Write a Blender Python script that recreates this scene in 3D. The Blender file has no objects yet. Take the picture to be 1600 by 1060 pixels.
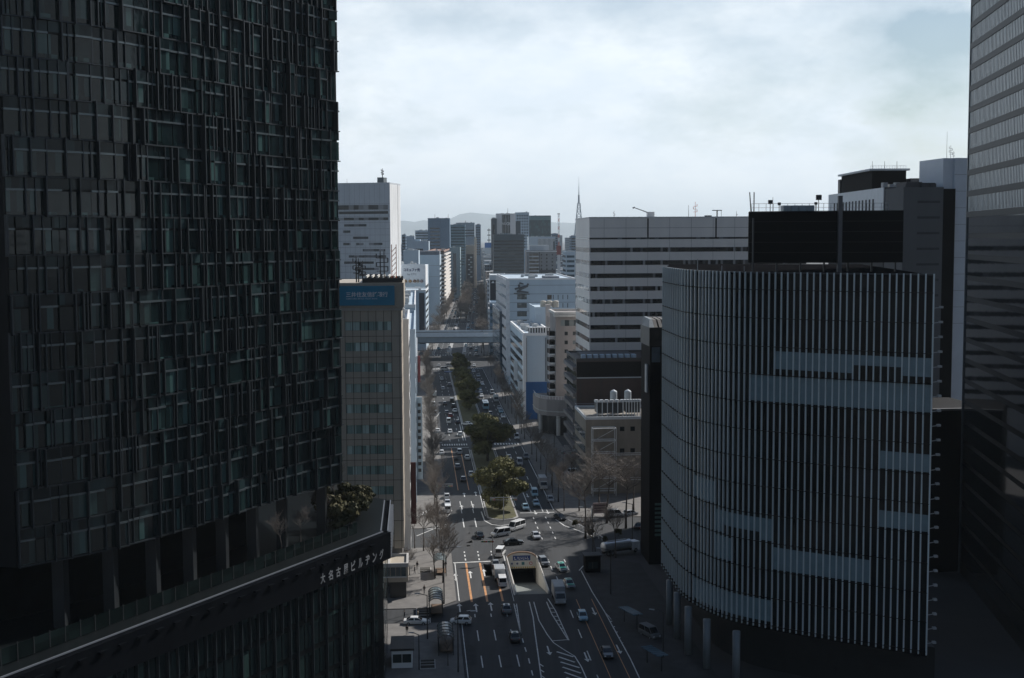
import bpy, bmesh, math, random
from mathutils import Vector, Matrix
random.seed(11)
S = bpy.context.scene
COL = S.collection
R = math.radians
# ------------------------------------------------------------------ camera
F, YH, CAMH = 2000.0, 372.0, 70.0
PITCH = math.atan((530 - YH) / F)
ROLL = 0.005
cam = bpy.data.cameras.new("camera"); cam_o = bpy.data.objects.new("camera", cam); COL.objects.link(cam_o)
cam.sensor_width = 36.0; cam.lens = 36.0 * F / 1600.0; cam.clip_start = 1.0; cam.clip_end = 200000.0
cam_o.matrix_world = Matrix.Translation((0, 0, CAMH)) @ Matrix.Rotation(math.pi / 2 - PITCH, 4, 'X') @ Matrix.Rotation(-ROLL, 4, 'Z')
S.camera = cam_o
# ------------------------------------------------------------------ exposure, sampling
S.render.engine = 'CYCLES'
S.view_settings.view_transform = 'Standard'; S.view_settings.look = 'None'
S.view_settings.exposure = 0.25; S.view_settings.gamma = 1.0
S.cycles.use_denoising = True
S.cycles.max_bounces = 6; S.cycles.volume_bounces = 0; S.cycles.diffuse_bounces = 3; S.cycles.glossy_bounces = 3
S.cycles.sample_clamp_indirect = 3.0
# ------------------------------------------------------------------ sun and sky
SUN_AZ, SUN_EL = R(45), R(38)          # azimuth measured from the view axis (+Y) towards +X
sd = Vector((math.sin(SUN_AZ) * math.cos(SUN_EL), math.cos(SUN_AZ) * math.cos(SUN_EL), math.sin(SUN_EL)))
sl = bpy.data.lights.new("sun", 'SUN'); sl.energy = 4.5; sl.angle = R(0.5); sl.color = (1.0, 0.965, 0.92)
so = bpy.data.objects.new("sun", sl); COL.objects.link(so); so.location = (300, 300, 400)
so.rotation_euler = sd.to_track_quat('Z', 'Y').to_euler()
W = bpy.data.worlds.new("World"); S.world = W; W.use_nodes = True
wn = W.node_tree.nodes; wl = W.node_tree.links; wn.clear()
def wnode(t, **k):
    n = wn.new(t)
    for a, b in k.items(): setattr(n, a, b)
    return n
wo = wnode('ShaderNodeOutputWorld'); bg = wnode('ShaderNodeBackground'); bg.inputs['Strength'].default_value = 0.06
sky = wnode('ShaderNodeTexSky', sky_type='NISHITA', sun_disc=False, sun_elevation=SUN_EL, sun_rotation=SUN_AZ)
sky.air_density = 1.2; sky.dust_density = 0.25; sky.ozone_density = 2.5; sky.altitude = 60
tc = wnode('ShaderNodeTexCoord')
sep = wnode('ShaderNodeSeparateXYZ'); wl.new(tc.outputs['Generated'], sep.inputs[0])
def wmath(op, a, b=None, clamp=False):
    n = wnode('ShaderNodeMath', operation=op, use_clamp=clamp)
    for i, v in enumerate((a, b)):
        if v is None: continue
        if isinstance(v, (int, float)): n.inputs[i].default_value = v
        else: wl.new(v, n.inputs[i])
    return n.outputs[0]
mp = wnode('ShaderNodeMapping'); mp.inputs['Scale'].default_value = (1.0, 1.0, 2.1); mp.inputs['Location'].default_value = (0.37, 0.2, 0.05)
wl.new(tc.outputs['Generated'], mp.inputs['Vector'])
n1 = wnode('ShaderNodeTexNoise'); n1.inputs['Scale'].default_value = 3.6; n1.inputs['Detail'].default_value = 6; n1.inputs['Roughness'].default_value = 0.56
n1.inputs['Distortion'].default_value = 0.1
wl.new(mp.outputs[0], n1.inputs['Vector'])
n2 = wnode('ShaderNodeTexNoise'); n2.inputs['Scale'].default_value = 13; n2.inputs['Detail'].default_value = 8; n2.inputs['Roughness'].default_value = 0.6
wl.new(mp.outputs[0], n2.inputs['Vector'])
# cover: thick near the horizon (where the lens looks), opening to clear blue overhead
cov = wmath('ADD', wmath('MULTIPLY', n1.outputs['Fac'], 1.0), wmath('MULTIPLY', n2.outputs['Fac'], 0.3))
cr = wnode('ShaderNodeValToRGB'); cr.color_ramp.elements[0].position = 0.32; cr.color_ramp.elements[1].position = 0.72
wl.new(cov, cr.inputs['Fac'])
el = wmath('SUBTRACT', 1.0, wmath('MULTIPLY', sep.outputs['Z'], 2.4), clamp=True)
fac = wmath('MULTIPLY', cr.outputs['Color'], wmath('MULTIPLY', el, 1.5), clamp=True)
veil = wmath('SUBTRACT', 1.0, wmath('MULTIPLY', sep.outputs['Z'], 3.2), clamp=True)          # thin milky veil at low elevations
fac2 = wmath('MAXIMUM', fac, wmath('MULTIPLY', veil, 0.74))
# an opening of blue between clouds, high to the right of the avenue
dv_ = wnode('ShaderNodeVectorMath', operation='DISTANCE'); wl.new(tc.outputs['Generated'], dv_.inputs[0]); dv_.inputs[1].default_value = Vector((.308, .94, .128)).normalized()
hole = wmath('SUBTRACT', wmath('ADD', 1.0, wmath('MULTIPLY', wmath('SUBTRACT', n2.outputs['Fac'], .5), 3.4)), wmath('MULTIPLY', dv_.outputs['Value'], 13.0), clamp=True)
fac2 = wmath('MULTIPLY', fac2, wmath('SUBTRACT', 1.0, wmath('MULTIPLY', hole, 0.92)))
cr2 = wnode('ShaderNodeValToRGB'); cr2.color_ramp.elements[0].position = 0.35; cr2.color_ramp.elements[1].position = 0.75
cr2.color_ramp.elements[0].color = (0.74, 0.83, 0.92, 1); cr2.color_ramp.elements[1].color = (0.90, 0.955, 1.0, 1)
wl.new(n2.outputs['Fac'], cr2.inputs['Fac'])
cb = wnode('ShaderNodeVectorMath', operation='SCALE'); wl.new(cr2.outputs['Color'], cb.inputs[0])
# clouds towards the sun are brighter than those behind the lens
fw = wmath('ADD', wmath('MULTIPLY', sep.outputs['Y'], 9.4), 7.0)
fw = wmath('MAXIMUM', fw, 2.6); wl.new(fw, cb.inputs['Scale'])
mx = wnode('ShaderNodeMix', data_type='RGBA'); wl.new(fac2, mx.inputs['Factor'])
wl.new(sky.outputs[0], mx.inputs[6]); wl.new(cb.outputs[0], mx.inputs[7])
wl.new(mx.outputs[2], bg.inputs['Color']); wl.new(bg.outputs[0], wo.inputs['Surface'])
# ------------------------------------------------------------------ picking helpers: a pixel of the 1600x1060 view to a place
_fw = Vector((0, math.cos(PITCH), -math.sin(PITCH))); _up0 = Vector((0, math.sin(PITCH), math.cos(PITCH))); _rt0 = Vector((1, 0, 0))
_rt = _rt0 * math.cos(ROLL) - _up0 * math.sin(ROLL); _up = _up0 * math.cos(ROLL) + _rt0 * math.sin(ROLL)
def ray(px, py): return _fw * F + _rt * (px - 800) + _up * (530 - py)
def G(px, py, z=0.0):
    r = ray(px, py); t = (z - CAMH) / r.z
    return Vector((r.x * t, r.y * t, z))
def V(px, py, Y):
    r = ray(px, py); t = Y / r.y
    return Vector((r.x * t, Y, CAMH + r.z * t))
def project(p):
    d = Vector(p) - Vector((0, 0, CAMH)); k = d.dot(_fw)
    return 800 + F * d.dot(_rt) / k, 530 - F * d.dot(_up) / k
A1 = 0.0733; A2 = 0.025
def U(u, v, z=0.0): return Vector((u * math.cos(A1) - v * math.sin(A1), u * math.sin(A1) + v * math.cos(A1), z))
BEND = U(20.5, 722)
def U2(u, v, z=0.0):        # beyond the bend; u counted from the road's middle
    return Vector((BEND.x + u * math.cos(A2) - v * math.sin(A2), BEND.y + u * math.sin(A2) + v * math.cos(A2), z))
# ------------------------------------------------------------------ materials
def srgb(r, g, b):
    f = lambda c: (c / 255 / 12.92) if c / 255 <= .04045 else ((c / 255 + .055) / 1.055) ** 2.4
    return (f(r), f(g), f(b))
_mats = {}
def mat(name, col, rough=.7, metal=0.0, var=.18, scale=.6, streak=1.0, spec=.5, bump=0.0, along=1.0):
    if name in _mats: return _mats[name]
    m = bpy.data.materials.new(name); m.use_nodes = True; _mats[name] = m
    nt = m.node_tree; p = nt.nodes['Principled BSDF']
    p.inputs['Roughness'].default_value = rough; p.inputs['Metallic'].default_value = metal
    p.inputs['Specular IOR Level'].default_value = spec
    c = tuple(col) + (1,)
    if var > 0:
        t = nt.nodes.new('ShaderNodeTexCoord'); mpp = nt.nodes.new('ShaderNodeMapping'); mpp.inputs['Scale'].default_value = (1, along, streak)
        nz = nt.nodes.new('ShaderNodeTexNoise'); nz.inputs['Scale'].default_value = scale; nz.inputs['Detail'].default_value = 6; nz.inputs['Roughness'].default_value = .62
        nt.links.new(t.outputs['Object'], mpp.inputs[0]); nt.links.new(mpp.outputs[0], nz.inputs['Vector'])
        rp = nt.nodes.new('ShaderNodeValToRGB'); rp.color_ramp.elements[0].position = .3; rp.color_ramp.elements[1].position = .7
        rp.color_ramp.elements[0].color = tuple(x * (1 - var) for x in col) + (1,); rp.color_ramp.elements[1].color = tuple(min(1, x * (1 + var)) for x in col) + (1,)
        nt.links.new(nz.outputs['Fac'], rp.inputs['Fac']); nt.links.new(rp.outputs['Color'], p.inputs['Base Color'])
        if bump:
            b = nt.nodes.new('ShaderNodeBump'); b.inputs['Strength'].default_value = bump; nt.links.new(nz.outputs['Fac'], b.inputs['Height']); nt.links.new(b.outputs[0], p.inputs['Normal'])
    else: p.inputs['Base Color'].default_value = c
    return m
def nmath(nt, op, a, b=None, clamp=False):
    n = nt.nodes.new('ShaderNodeMath'); n.operation = op; n.use_clamp = clamp
    for i, v in enumerate((a, b)):
        if v is None: continue
        if isinstance(v, (int, float)): n.inputs[i].default_value = v
        else: nt.links.new(v, n.inputs[i])
    return n.outputs[0]
def glass(name, dark, pale, cw=1.6, ch=4.0, share=.3, rough=.06, wobble=.02, spec=.5, bars=0.0, barcol=(.02, .02, .02)):
    """window glass whose panes differ: some show a pale blind behind them; optional mullion lines"""
    if name in _mats: return _mats[name]
    m = bpy.data.materials.new(name); m.use_nodes = True; _mats[name] = m
    nt = m.node_tree; p = nt.nodes['Principled BSDF']; L = nt.links.new
    t = nt.nodes.new('ShaderNodeTexCoord'); s = nt.nodes.new('ShaderNodeSeparateXYZ'); L(t.outputs['Object'], s.inputs[0])
    h = nmath(nt, 'DIVIDE', nmath(nt, 'ADD', s.outputs['X'], s.outputs['Y']), cw)
    a = nmath(nt, 'FLOOR', h)
    b = nmath(nt, 'FLOOR', nmath(nt, 'DIVIDE', s.outputs['Z'], ch))
    cx = nt.nodes.new('ShaderNodeCombineXYZ'); L(a, cx.inputs[0]); L(b, cx.inputs[1])
    wnz = nt.nodes.new('ShaderNodeTexWhiteNoise'); L(cx.outputs[0], wnz.inputs['Vector'])
    rp = nt.nodes.new('ShaderNodeValToRGB'); e = rp.color_ramp.elements
    e[0].position = 1 - share; e[0].color = tuple(dark) + (1,); e[1].position = 1.0; e[1].color = tuple(pale) + (1,)
    L(wnz.outputs['Value'], rp.inputs['Fac'])
    col = rp.outputs['Color']
    if bars:
        fr = nmath(nt, 'LESS_THAN', nmath(nt, 'FRACT', h), bars)
        mm = nt.nodes.new('ShaderNodeMix'); mm.data_type = 'RGBA'; L(fr, mm.inputs['Factor']); L(col, mm.inputs[6]); mm.inputs[7].default_value = tuple(barcol) + (1,)
        col = mm.outputs[2]
    L(col, p.inputs['Base Color'])
    p.inputs['Roughness'].default_value = rough; p.inputs['Specular IOR Level'].default_value = spec
    if wobble:
        nz = nt.nodes.new('ShaderNodeTexNoise'); nz.inputs['Scale'].default_value = .35; nz.inputs['Detail'].default_value = 2; L(t.outputs['Object'], nz.inputs['Vector'])
        bp = nt.nodes.new('ShaderNodeBump'); bp.inputs['Strength'].default_value = wobble; bp.inputs['Distance'].default_value = 1; L(nz.outputs['Fac'], bp.inputs['Height']); L(bp.outputs[0], p.inputs['Normal'])
    return m
def pattern(name, wall, win, fh=3.6, bw=2.6, fv=.5, fhz=.35, roof=(.3, .31, .32)):
    """far houses: rows of windows drawn by the local height and width, roofs plain"""
    if name in _mats: return _mats[name]
    m = bpy.data.materials.new(name); m.use_nodes = True; _mats[name] = m
    nt = m.node_tree; p = nt.nodes['Principled BSDF']; L = nt.links.new
    t = nt.nodes.new('ShaderNodeTexCoord'); s = nt.nodes.new('ShaderNodeSeparateXYZ'); L(t.outputs['Object'], s.inputs[0])
    hz = nmath(nt, 'FRACT', nmath(nt, 'DIVIDE', nmath(nt, 'ADD', s.outputs['X'], s.outputs['Y']), bw))
    vt = nmath(nt, 'FRACT', nmath(nt, 'DIVIDE', s.outputs['Z'], fh))
    k = nmath(nt, 'MULTIPLY', nmath(nt, 'GREATER_THAN', hz, fhz), nmath(nt, 'GREATER_THAN', vt, fv))
    mm = nt.nodes.new('ShaderNodeMix'); mm.data_type = 'RGBA'; L(k, mm.inputs['Factor']); mm.inputs[6].default_value = tuple(wall) + (1,); mm.inputs[7].default_value = tuple(win) + (1,)
    g = nt.nodes.new('ShaderNodeNewGeometry'); sn = nt.nodes.new('ShaderNodeSeparateXYZ'); L(g.outputs['True Normal'], sn.inputs[0])
    up = nmath(nt, 'GREATER_THAN', sn.outputs['Z'], .5)
    m2 = nt.nodes.new('ShaderNodeMix'); m2.data_type = 'RGBA'; L(up, m2.inputs['Factor']); L(mm.outputs[2], m2.inputs[6]); m2.inputs[7].default_value = tuple(roof) + (1,)
    L(m2.outputs[2], p.inputs['Base Color']); p.inputs['Roughness'].default_value = .7
    return m
# ------------------------------------------------------------------ mesh collecting
class MB:
    def __init__(s): s.v = []; s.f = []; s.m = []; s.smooth = False
    def poly(s, pts, mi=0):
        n = len(s.v); s.v += [tuple(p) for p in pts]; s.f.append(tuple(range(n, n + len(pts)))); s.m.append(mi)
    def box(s, x0, x1, y0, y1, z0, z1, mi=0):
        n = len(s.v)
        s.v += [(x0, y0, z0), (x1, y0, z0), (x1, y1, z0), (x0, y1, z0), (x0, y0, z1), (x1, y0, z1), (x1, y1, z1), (x0, y1, z1)]
        for q in ((0, 3, 2, 1), (4, 5, 6, 7), (0, 1, 5, 4), (1, 2, 6, 5), (2, 3, 7, 6), (3, 0, 4, 7)): s.f.append(tuple(n + i for i in q)); s.m.append(mi)
        return s
    def prism(s, pts, z0, z1, mi=0, top=None):
        a = sum(pts[i][0] * pts[(i + 1) % len(pts)][1] - pts[(i + 1) % len(pts)][0] * pts[i][1] for i in range(len(pts)))
        if a < 0: pts = list(reversed(pts))
        n = len(s.v); k = len(pts)
        s.v += [(p[0], p[1], z0) for p in pts] + [(p[0], p[1], z1) for p in pts]
        s.f.append(tuple(range(n + k - 1, n - 1, -1))); s.m.append(mi)
        s.f.append(tuple(range(n + k, n + 2 * k))); s.m.append(mi if top is None else top)
        for i in range(k):
            j = (i + 1) % k; s.f.append((n + i, n + j, n + k + j, n + k + i)); s.m.append(mi)
        return s
    def frustum(s, b, t, mi=0):      # b, t: four corners each, anticlockwise from above
        n = len(s.v); s.v += [tuple(p) for p in b] + [tuple(p) for p in t]
        for q in ((3, 2, 1, 0), (4, 5, 6, 7), (0, 1, 5, 4), (1, 2, 6, 5), (2, 3, 7, 6), (3, 0, 4, 7)): s.f.append(tuple(n + i for i in q)); s.m.append(mi)
        return s
    def tube(s, p0, p1, r0, r1=None, n=6, mi=0, caps=True):
        p0 = Vector(p0); p1 = Vector(p1); r1 = r0 if r1 is None else r1
        d = p1 - p0
        if d.length < 1e-6: return s
        q = d.to_track_quat('Z', 'Y'); ex = q @ Vector((1, 0, 0)); ey = q @ Vector((0, 1, 0)); b = len(s.v)
        for p, r in ((p0, r0), (p1, r1)):
            for i in range(n):
                a = 2 * math.pi * i / n; s.v.append(tuple(p + ex * (r * math.cos(a)) + ey * (r * math.sin(a))))
        for i in range(n):
            j = (i + 1) % n; s.f.append((b + i, b + j, b + n + j, b + n + i)); s.m.append(mi)
        if caps:
            s.f.append(tuple(range(b + n - 1, b - 1, -1))); s.m.append(mi); s.f.append(tuple(range(b + n, b + 2 * n))); s.m.append(mi)
        return s
    def lathe(s, prof, c=(0, 0, 0), n=16, mi=0):
        b = len(s.v); k = len(prof)
        for r, z in prof:
            for i in range(n):
                a = 2 * math.pi * i / n; s.v.append((c[0] + r * math.cos(a), c[1] + r * math.sin(a), c[2] + z))
        for q in range(k - 1):
            for i in range(n):
                j = (i + 1) % n; s.f.append((b + q * n + i, b + q * n + j, b + (q + 1) * n + j, b + (q + 1) * n + i)); s.m.append(mi)
        s.f.append(tuple(range(b + n - 1, b - 1, -1))); s.m.append(mi); s.f.append(tuple(b + (k - 1) * n + i for i in range(n))); s.m.append(mi)
        return s
    def mesh(s, name, mats, off=None, smooth=False):
        me = bpy.data.meshes.new(name)
        vs = s.v if off is None else [(a - off[0], b - off[1], c - off[2]) for a, b, c in s.v]
        me.from_pydata(vs, [], s.f)
        for m in (mats if isinstance(mats, (list, tuple)) else [mats]): me.materials.append(m)
        me.polygons.foreach_set('material_index', s.m)
        if smooth: me.polygons.foreach_set('use_smooth', [True] * len(s.f))
        me.update(); return me
    def build(s, name, mats, parent=None, off=None, smooth=False, **tags):
        o = bpy.data.objects.new(name, s.mesh(name, mats, off, smooth)); COL.objects.link(o)
        if parent: o.parent = parent
        for k, v in tags.items(): o[k] = v
        return o
def B(*a, mi=0): return MB().box(*a, mi=mi)
def thing(name, label, cat, loc=(0, 0, 0), rz=0.0, group=None):
    o = bpy.data.objects.new(name, None); COL.objects.link(o); o.location = loc; o.rotation_euler = (0, 0, rz); o.empty_display_size = .5
    return tag(o, label, cat, group)
def tag(o, label, cat, group=None):
    o['label'] = label; o['category'] = cat
    if group: o['group'] = group
    return o
def struct(name, mb, m, smooth=False): return mb.build(name, m, None, None, smooth, kind='structure')
def copy_tree(o, parent=None):
    c = o.copy(); COL.objects.link(c); c.parent = parent
    for ch in list(o.children): copy_tree(ch, c)
    return c
def many(pieces, name, mats, parent, off=None, keep=100):
    """pieces: (nearness, MB); the first hundred as parts of their own, the rest as one"""
    pieces = sorted(pieces, key=lambda t: -t[0])
    for _, mb in pieces[:keep]: mb.build(name, mats, parent, off)
    if len(pieces) > keep:
        r = MB()
        for _, mb in pieces[keep:]:
            n = len(r.v); r.v += mb.v; r.f += [tuple(i + n for i in f) for f in mb.f]; r.m += mb.m
        r.build(name, mats, parent, off, kind='stuff')
def lettering(s, width, m, parent, loc, rot, depth=.06, height=None, align='LEFT', spacing=1.0, bold=.012):
    c = bpy.data.curves.new('lettering', 'FONT'); c.body = s; c.extrude = depth; c.offset = bold; c.align_x = align; c.space_character = spacing
    t = bpy.data.objects.new('lettering', c); COL.objects.link(t)
    bpy.context.view_layer.update()
    me = bpy.data.meshes.new_from_object(t.evaluated_get(bpy.context.evaluated_depsgraph_get()))
    bpy.data.objects.remove(t)
    xs = [v.co.x for v in me.vertices]; ys = [v.co.y for v in me.vertices]
    if not xs: return None
    k = width / (max(xs) - min(xs)); ky = k if height is None else height / (max(ys) - min(ys)); x0 = min(xs); y0 = min(ys)
    for v in me.vertices: v.co.x = (v.co.x - x0) * k; v.co.y = (v.co.y - y0) * ky
    me.materials.clear(); me.materials.append(m)
    o = bpy.data.objects.new('lettering', me); COL.objects.link(o); o.parent = parent; o.location = loc; o.rotation_euler = rot
    return o
def ordinal(i): return ['first', 'second', 'third', 'fourth', 'fifth', 'sixth', 'seventh', 'eighth', 'ninth', 'tenth', 'eleventh', 'twelfth', 'thirteenth', 'fourteenth', 'fifteenth', 'sixteenth', 'seventeenth', 'eighteenth', 'nineteenth', 'twentieth'][i] if i < 20 else ('twenty-' + ordinal(i - 20) if i < 29 else ('thirtieth' if i == 29 else 'thirty-' + ordinal(i - 30)))
# ================================================================== MATERIALS USED WIDELY
m_asphalt = mat('asphalt', (.024, .026, .029), .8, var=.34, scale=.9, along=.035)
m_ground = mat('city_ground', (.055, .055, .058), .9, var=.3, scale=.02)
m_paving = mat('paving_stone', (.16, .15, .14), .8, var=.2, scale=.5)
m_white = mat('white_road_paint', (.62, .62, .60), .6, var=.25, scale=.8)
m_orange = mat('orange_road_paint', (.55, .26, .10), .6, var=.2, scale=.8)
m_kerb = mat('kerb_stone', (.34, .33, .32), .8, var=.15)
m_soil = mat('dry_lawn', (.085, .08, .034), .95, var=.35, scale=.6)
m_metal = mat('grey_metal', (.35, .36, .37), .45, .4, var=.1)
m_dkmetal = mat('dark_metal', (.035, .037, .04), .45, .3, var=.15)
m_concrete = mat('pale_concrete', (.46, .45, .43), .8, var=.14, scale=.4, streak=.25)
m_signwhite = mat('sign_white', (.8, .8, .8), .5, var=0)
m_black = mat('matt_black', (.007, .007, .008), .7, var=.3, scale=.15, spec=.05)
# ================================================================== GROUND, ROADS, PAVEMENTS
TU0, TU1, TV0, TV1 = 18.75, 25.0, 246.5, 273.0            # the underpass ramp's opening
g = MB()
def uvquad(mb, u0, u1, v0, v1, z, mi=0): mb.poly([U(u0, v0, z), U(u1, v0, z), U(u1, v1, z), U(u0, v1, z)], mi)
BIG = 33000
for (a, b, c, d) in ((-BIG, TU0, -3000, BIG), (TU1, BIG, -3000, BIG), (TU0, TU1, -3000, TV0), (TU0, TU1, TV1, BIG)): uvquad(g, a, b, c, d, 0)
struct('ground', g, m_ground)
r = MB(); Z1 = .03
for (a, b, c, d) in ((7, TU0, 90, 722), (TU1, 34.6, 90, 722), (TU0, TU1, 90, TV0), (TU0, TU1, TV1, 722)): uvquad(r, a, b, c, d, Z1)
uvquad(r, 34.6, 140, 275, 313, Z1); uvquad(r, -90, 7, 286, 305, Z1); uvquad(r, -60, 7, 229.5, 238, Z1)
uvquad(r, -150, 7, 703, 722, Z1); uvquad(r, 34.6, 160, 696, 722, Z1)
r.poly([U(7, 722, Z1), U(34.6, 722, Z1), U2(14, 0, Z1), U2(14, 4200, Z1), U2(-14, 4200, Z1), U2(-14, 0, Z1)])
r.poly([U2(-160, -6, .036), U2(160, 4, .036), U2(160, 34, .036), U2(-160, 34, .036)])
for vv in (330, 560, 800, 1050, 1320, 1650, 2100): r.poly([U2(-190, vv, .036), U2(190, vv, .036), U2(190, vv + 12, .036), U2(-190, vv + 12, .036)])
struct('road', r, m_asphalt)
rp_ = random.Random(4); k = MB()
for i in range(26):
    u = rp_.choice((8.2, 11.2, 14.2, 26.2, 29.3, 32.5)); v = rp_.uniform(190, 520); w_ = rp_.uniform(.5, 1.3); k.poly([U(u - w_, v, .04), U(u + w_, v, .04), U(u + w_, v + rp_.uniform(4, 22), .04), U(u - w_, v + rp_.uniform(4, 22), .04)])
for i in range(7):
    u = rp_.uniform(8, 33); v = rp_.uniform(279, 308); k.poly([U(u, v, .04), U(u + rp_.uniform(1.5, 6), v + .5, .04), U(u + rp_.uniform(1.5, 6), v + rp_.uniform(1.2, 2.5), .04), U(u, v + 1.6, .04)])
struct('road_patch', k, mat('old_asphalt', (.034, .035, .037), .9, var=.3, scale=.5))
def slab(mb, pts, z0=0.0, z1=.16): mb.prism([(p.x, p.y) for p in pts], z0, z1)
def rect(u0, u1, v0, v1): return [U(u0, v0), U(u1, v0), U(u1, v1), U(u0, v1)]
def rect2(u0, u1, v0, v1): return [U2(u0, v0), U2(u1, v0), U2(u1, v1), U2(u0, v1)]
pv = MB()
slab(pv, rect(-14, 6.8, 90, 229)); slab(pv, [U(-14, 238.5), U(3, 238.5), U(6.8, 243), U(6.8, 280), U(3, 286), U(-14, 286)])
slab(pv, [U(-14, 305.5), U(1, 305.5), U(4.8, 309), U(6.8, 318), U(6.8, 702), U(-14, 702)])
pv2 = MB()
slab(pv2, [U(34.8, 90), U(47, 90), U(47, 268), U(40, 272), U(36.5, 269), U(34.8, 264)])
slab(pv, [U(36, 318), U(40, 314), U(64, 313.5), U(64, 345), U(48, 345), U(48, 695), U(34.8, 695), U(34.8, 324)])
for a, b in ((36, 328), (343, 558), (574, 798), (815, 1048), (1065, 1318), (1335, 1648), (1665, 2090)):
    slab(pv, rect2(-20, -14, a, b)); slab(pv, rect2(14, 20, a, b))
struct('pavement', pv, m_paving); struct('pavement', pv2, mat('shaded_paving', (.032, .033, .035), .85, var=.35, scale=.4))  # near right pavement: building shade put into a darker paving colour
# planted islands in the middle of the road
def island(v0, v1, name, ub=(16.7, 24.6)):
    um = (ub[0] + ub[1]) / 2
    def outline(e):
        a, b = ub[0] + e, ub[1] - e
        return [U(a, v0 + 3 + e), U(a + 1.2, v0 + 1 + e), U(um, v0 + e), U(b - 1.2, v0 + 1 + e), U(b, v0 + 3 + e), U(b, v1 - 2 - e), U(um, v1 - e), U(a, v1 - 2 - e)]
    k = MB(); slab(k, outline(0), .0, .2); o = struct('island_kerb', k, m_kerb)
    k = MB(); slab(k, outline(.45), .18, .3); struct('island_lawn', k, m_soil)
island(313, 421, 'near'); island(478, 690, 'far', (16.2, 24.0))
for u in (-4.6, 4.6):                                # verges beyond the bridge
    k = MB(); slab(k, rect2(u - 1, u + 1, 60, 320), 0, .2); struct('island_kerb', k, m_kerb)
# painted markings
pw = MB(); po = MB(); Z2 = .05
def pline(mb, pts, w, z=Z2, dash=None):
    pts = [Vector(p) for p in pts]; acc = 0.0
    for a, b in zip(pts, pts[1:]):
        d = (b - a); L = d.length
        if L < 1e-3: continue
        t = d / L; n = Vector((-t.y, t.x, 0)) * (w / 2)
        segs = [(0, L)]
        if dash:
            segs = []; s = 0
            while s < L: segs.append((s, min(L, s + dash[0]))); s += dash[0] + dash[1]
        for s0, s1 in segs:
            q0 = a + t * s0; q1 = a + t * s1
            mb.poly([(q0 + n).to_tuple()[:2] + (z,), (q0 - n).to_tuple()[:2] + (z,), (q1 - n).to_tuple()[:2] + (z,), (q1 + n).to_tuple()[:2] + (z,)])
def L_(u0, v0, u1, v1, w, dash=None, mb=None): pline(pw if mb is None else mb, [U(u0, v0), U(u1, v1)], w, dash=dash)
# near left approach
L_(7.0, 272.2, 16.6, 273.0, .55)
for u in (9.75, 12.75, 15.75):
    L_(u, 242, u, 271.7, .42, mb=po); L_(u, 274, u, 282, .28, (1.7, 1.7)); L_(u + .2, 120, u + .2, 234, .2, (6, 8))
L_(7.35, 243, 7.35, 272, .18); L_(7.35, 90, 7.35, 229, .15)
L_(18.3, 246, 18.3, 285, .22)
for f in ((823, 935, 856, 990), (806, 945, 838, 993)): pass
def P(*pts, w=.2, dash=None): pline(pw, [G(*p) for p in pts], w, dash=dash)
P((803, 944), (814, 992), w=.18); P((807, 944), (814, 992), w=.18)
for i in range(6): P((803 + 1.7 * i, 948 + 7.4 * i), (808 + 1.1 * i, 947 + 7.4 * i), w=.25)
P((816, 998), (820, 1012), (826, 1030), (833, 1058), w=.2, dash=(2.4, 3.4))
P((827, 941), (833, 965), (836, 990), (841, 1025), (846, 1062), w=.2)
P((834, 941), (842, 970), (855, 992), (865, 1005), (880, 1015), (898, 1026), (908, 1042), (917, 1062), w=.2)
P((854, 941), (862, 960), (888, 1001), w=.2); P((856, 936), (868, 955), (889, 1001), w=.2); P((864, 1002), (889, 1000), w=.25)
for i in range(8): P((858 + 3.6 * i, 951 + 6.3 * i), (864.5 + 3.3 * i, 951 + 6.3 * i), w=.32)
for i in range(7): P((870 + 3 * i, 1019 + 8 * i), (896 + 2.2 * i + (5 if i > 1 else 0), 1027 + 8.5 * i), w=.4)
for i in range(3): P((843 + i, 1038 + 9 * i), (849 + i, 1042 + 9 * i), w=.25)
for u, dash in ((28.0, (5, 7)),): L_(u, 110, u, 262, .2, dash)
for u in (30.6, 33.6): L_(u - .6, 175, u - .6, 242, .14, mb=po)
P((908, 892), (925, 925), (945, 957), (985, 1030), (1000, 1062), w=.2); P((945, 957), (961, 975), (1005, 1050), w=.15)
for i in range(11): P((948 + 5 * i, 964 + 8.2 * i), (952 + 5 * i, 963 + 8.2 * i), w=.3)
L_(27.7, 264, 27.7, 273, .22, (3.5, 3)); L_(31.2, 264, 31.2, 273, .22, (3.5, 3))
P((790, 885), (803, 940), w=.1)
# far side of the crossing: island ring, stop line, lanes
P((752, 800), (757, 814), (768, 820), (782, 822), (800, 819), (806, 812), w=.3)
L_(25.4, 321, 34.2, 321, .45)
for u in (28.3, 31.4):
    L_(u, 322, u, 352, .22); L_(u, 292, u, 319, .22, (2.2, 3.2)); L_(u, 355, u, 425, .18, (5, 6)); L_(u, 438, u, 700, .18, (5, 8))
L_(34.3, 324, 34.3, 425, .22); L_(34.3, 450, 34.3, 690, .2); L_(25.0, 330, 25.0, 421, .18)
for u in (10.6, 13.6): L_(u, 306, u, 316, .25); L_(u, 322, u, 338, .2, (5, 5)); L_(u, 352, u, 424, .24, mb=po); L_(u, 438, u, 690, .18, (5, 8))
L_(7.2, 424.5, 16.5, 425.2, .5); L_(16.4, 318, 16.4, 421, .18); L_(16.0, 440, 16.0, 690, .2); L_(15.2, 440, 15.2, 500, .25)
L_(24.3, 482, 24.3, 690, .2)
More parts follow.
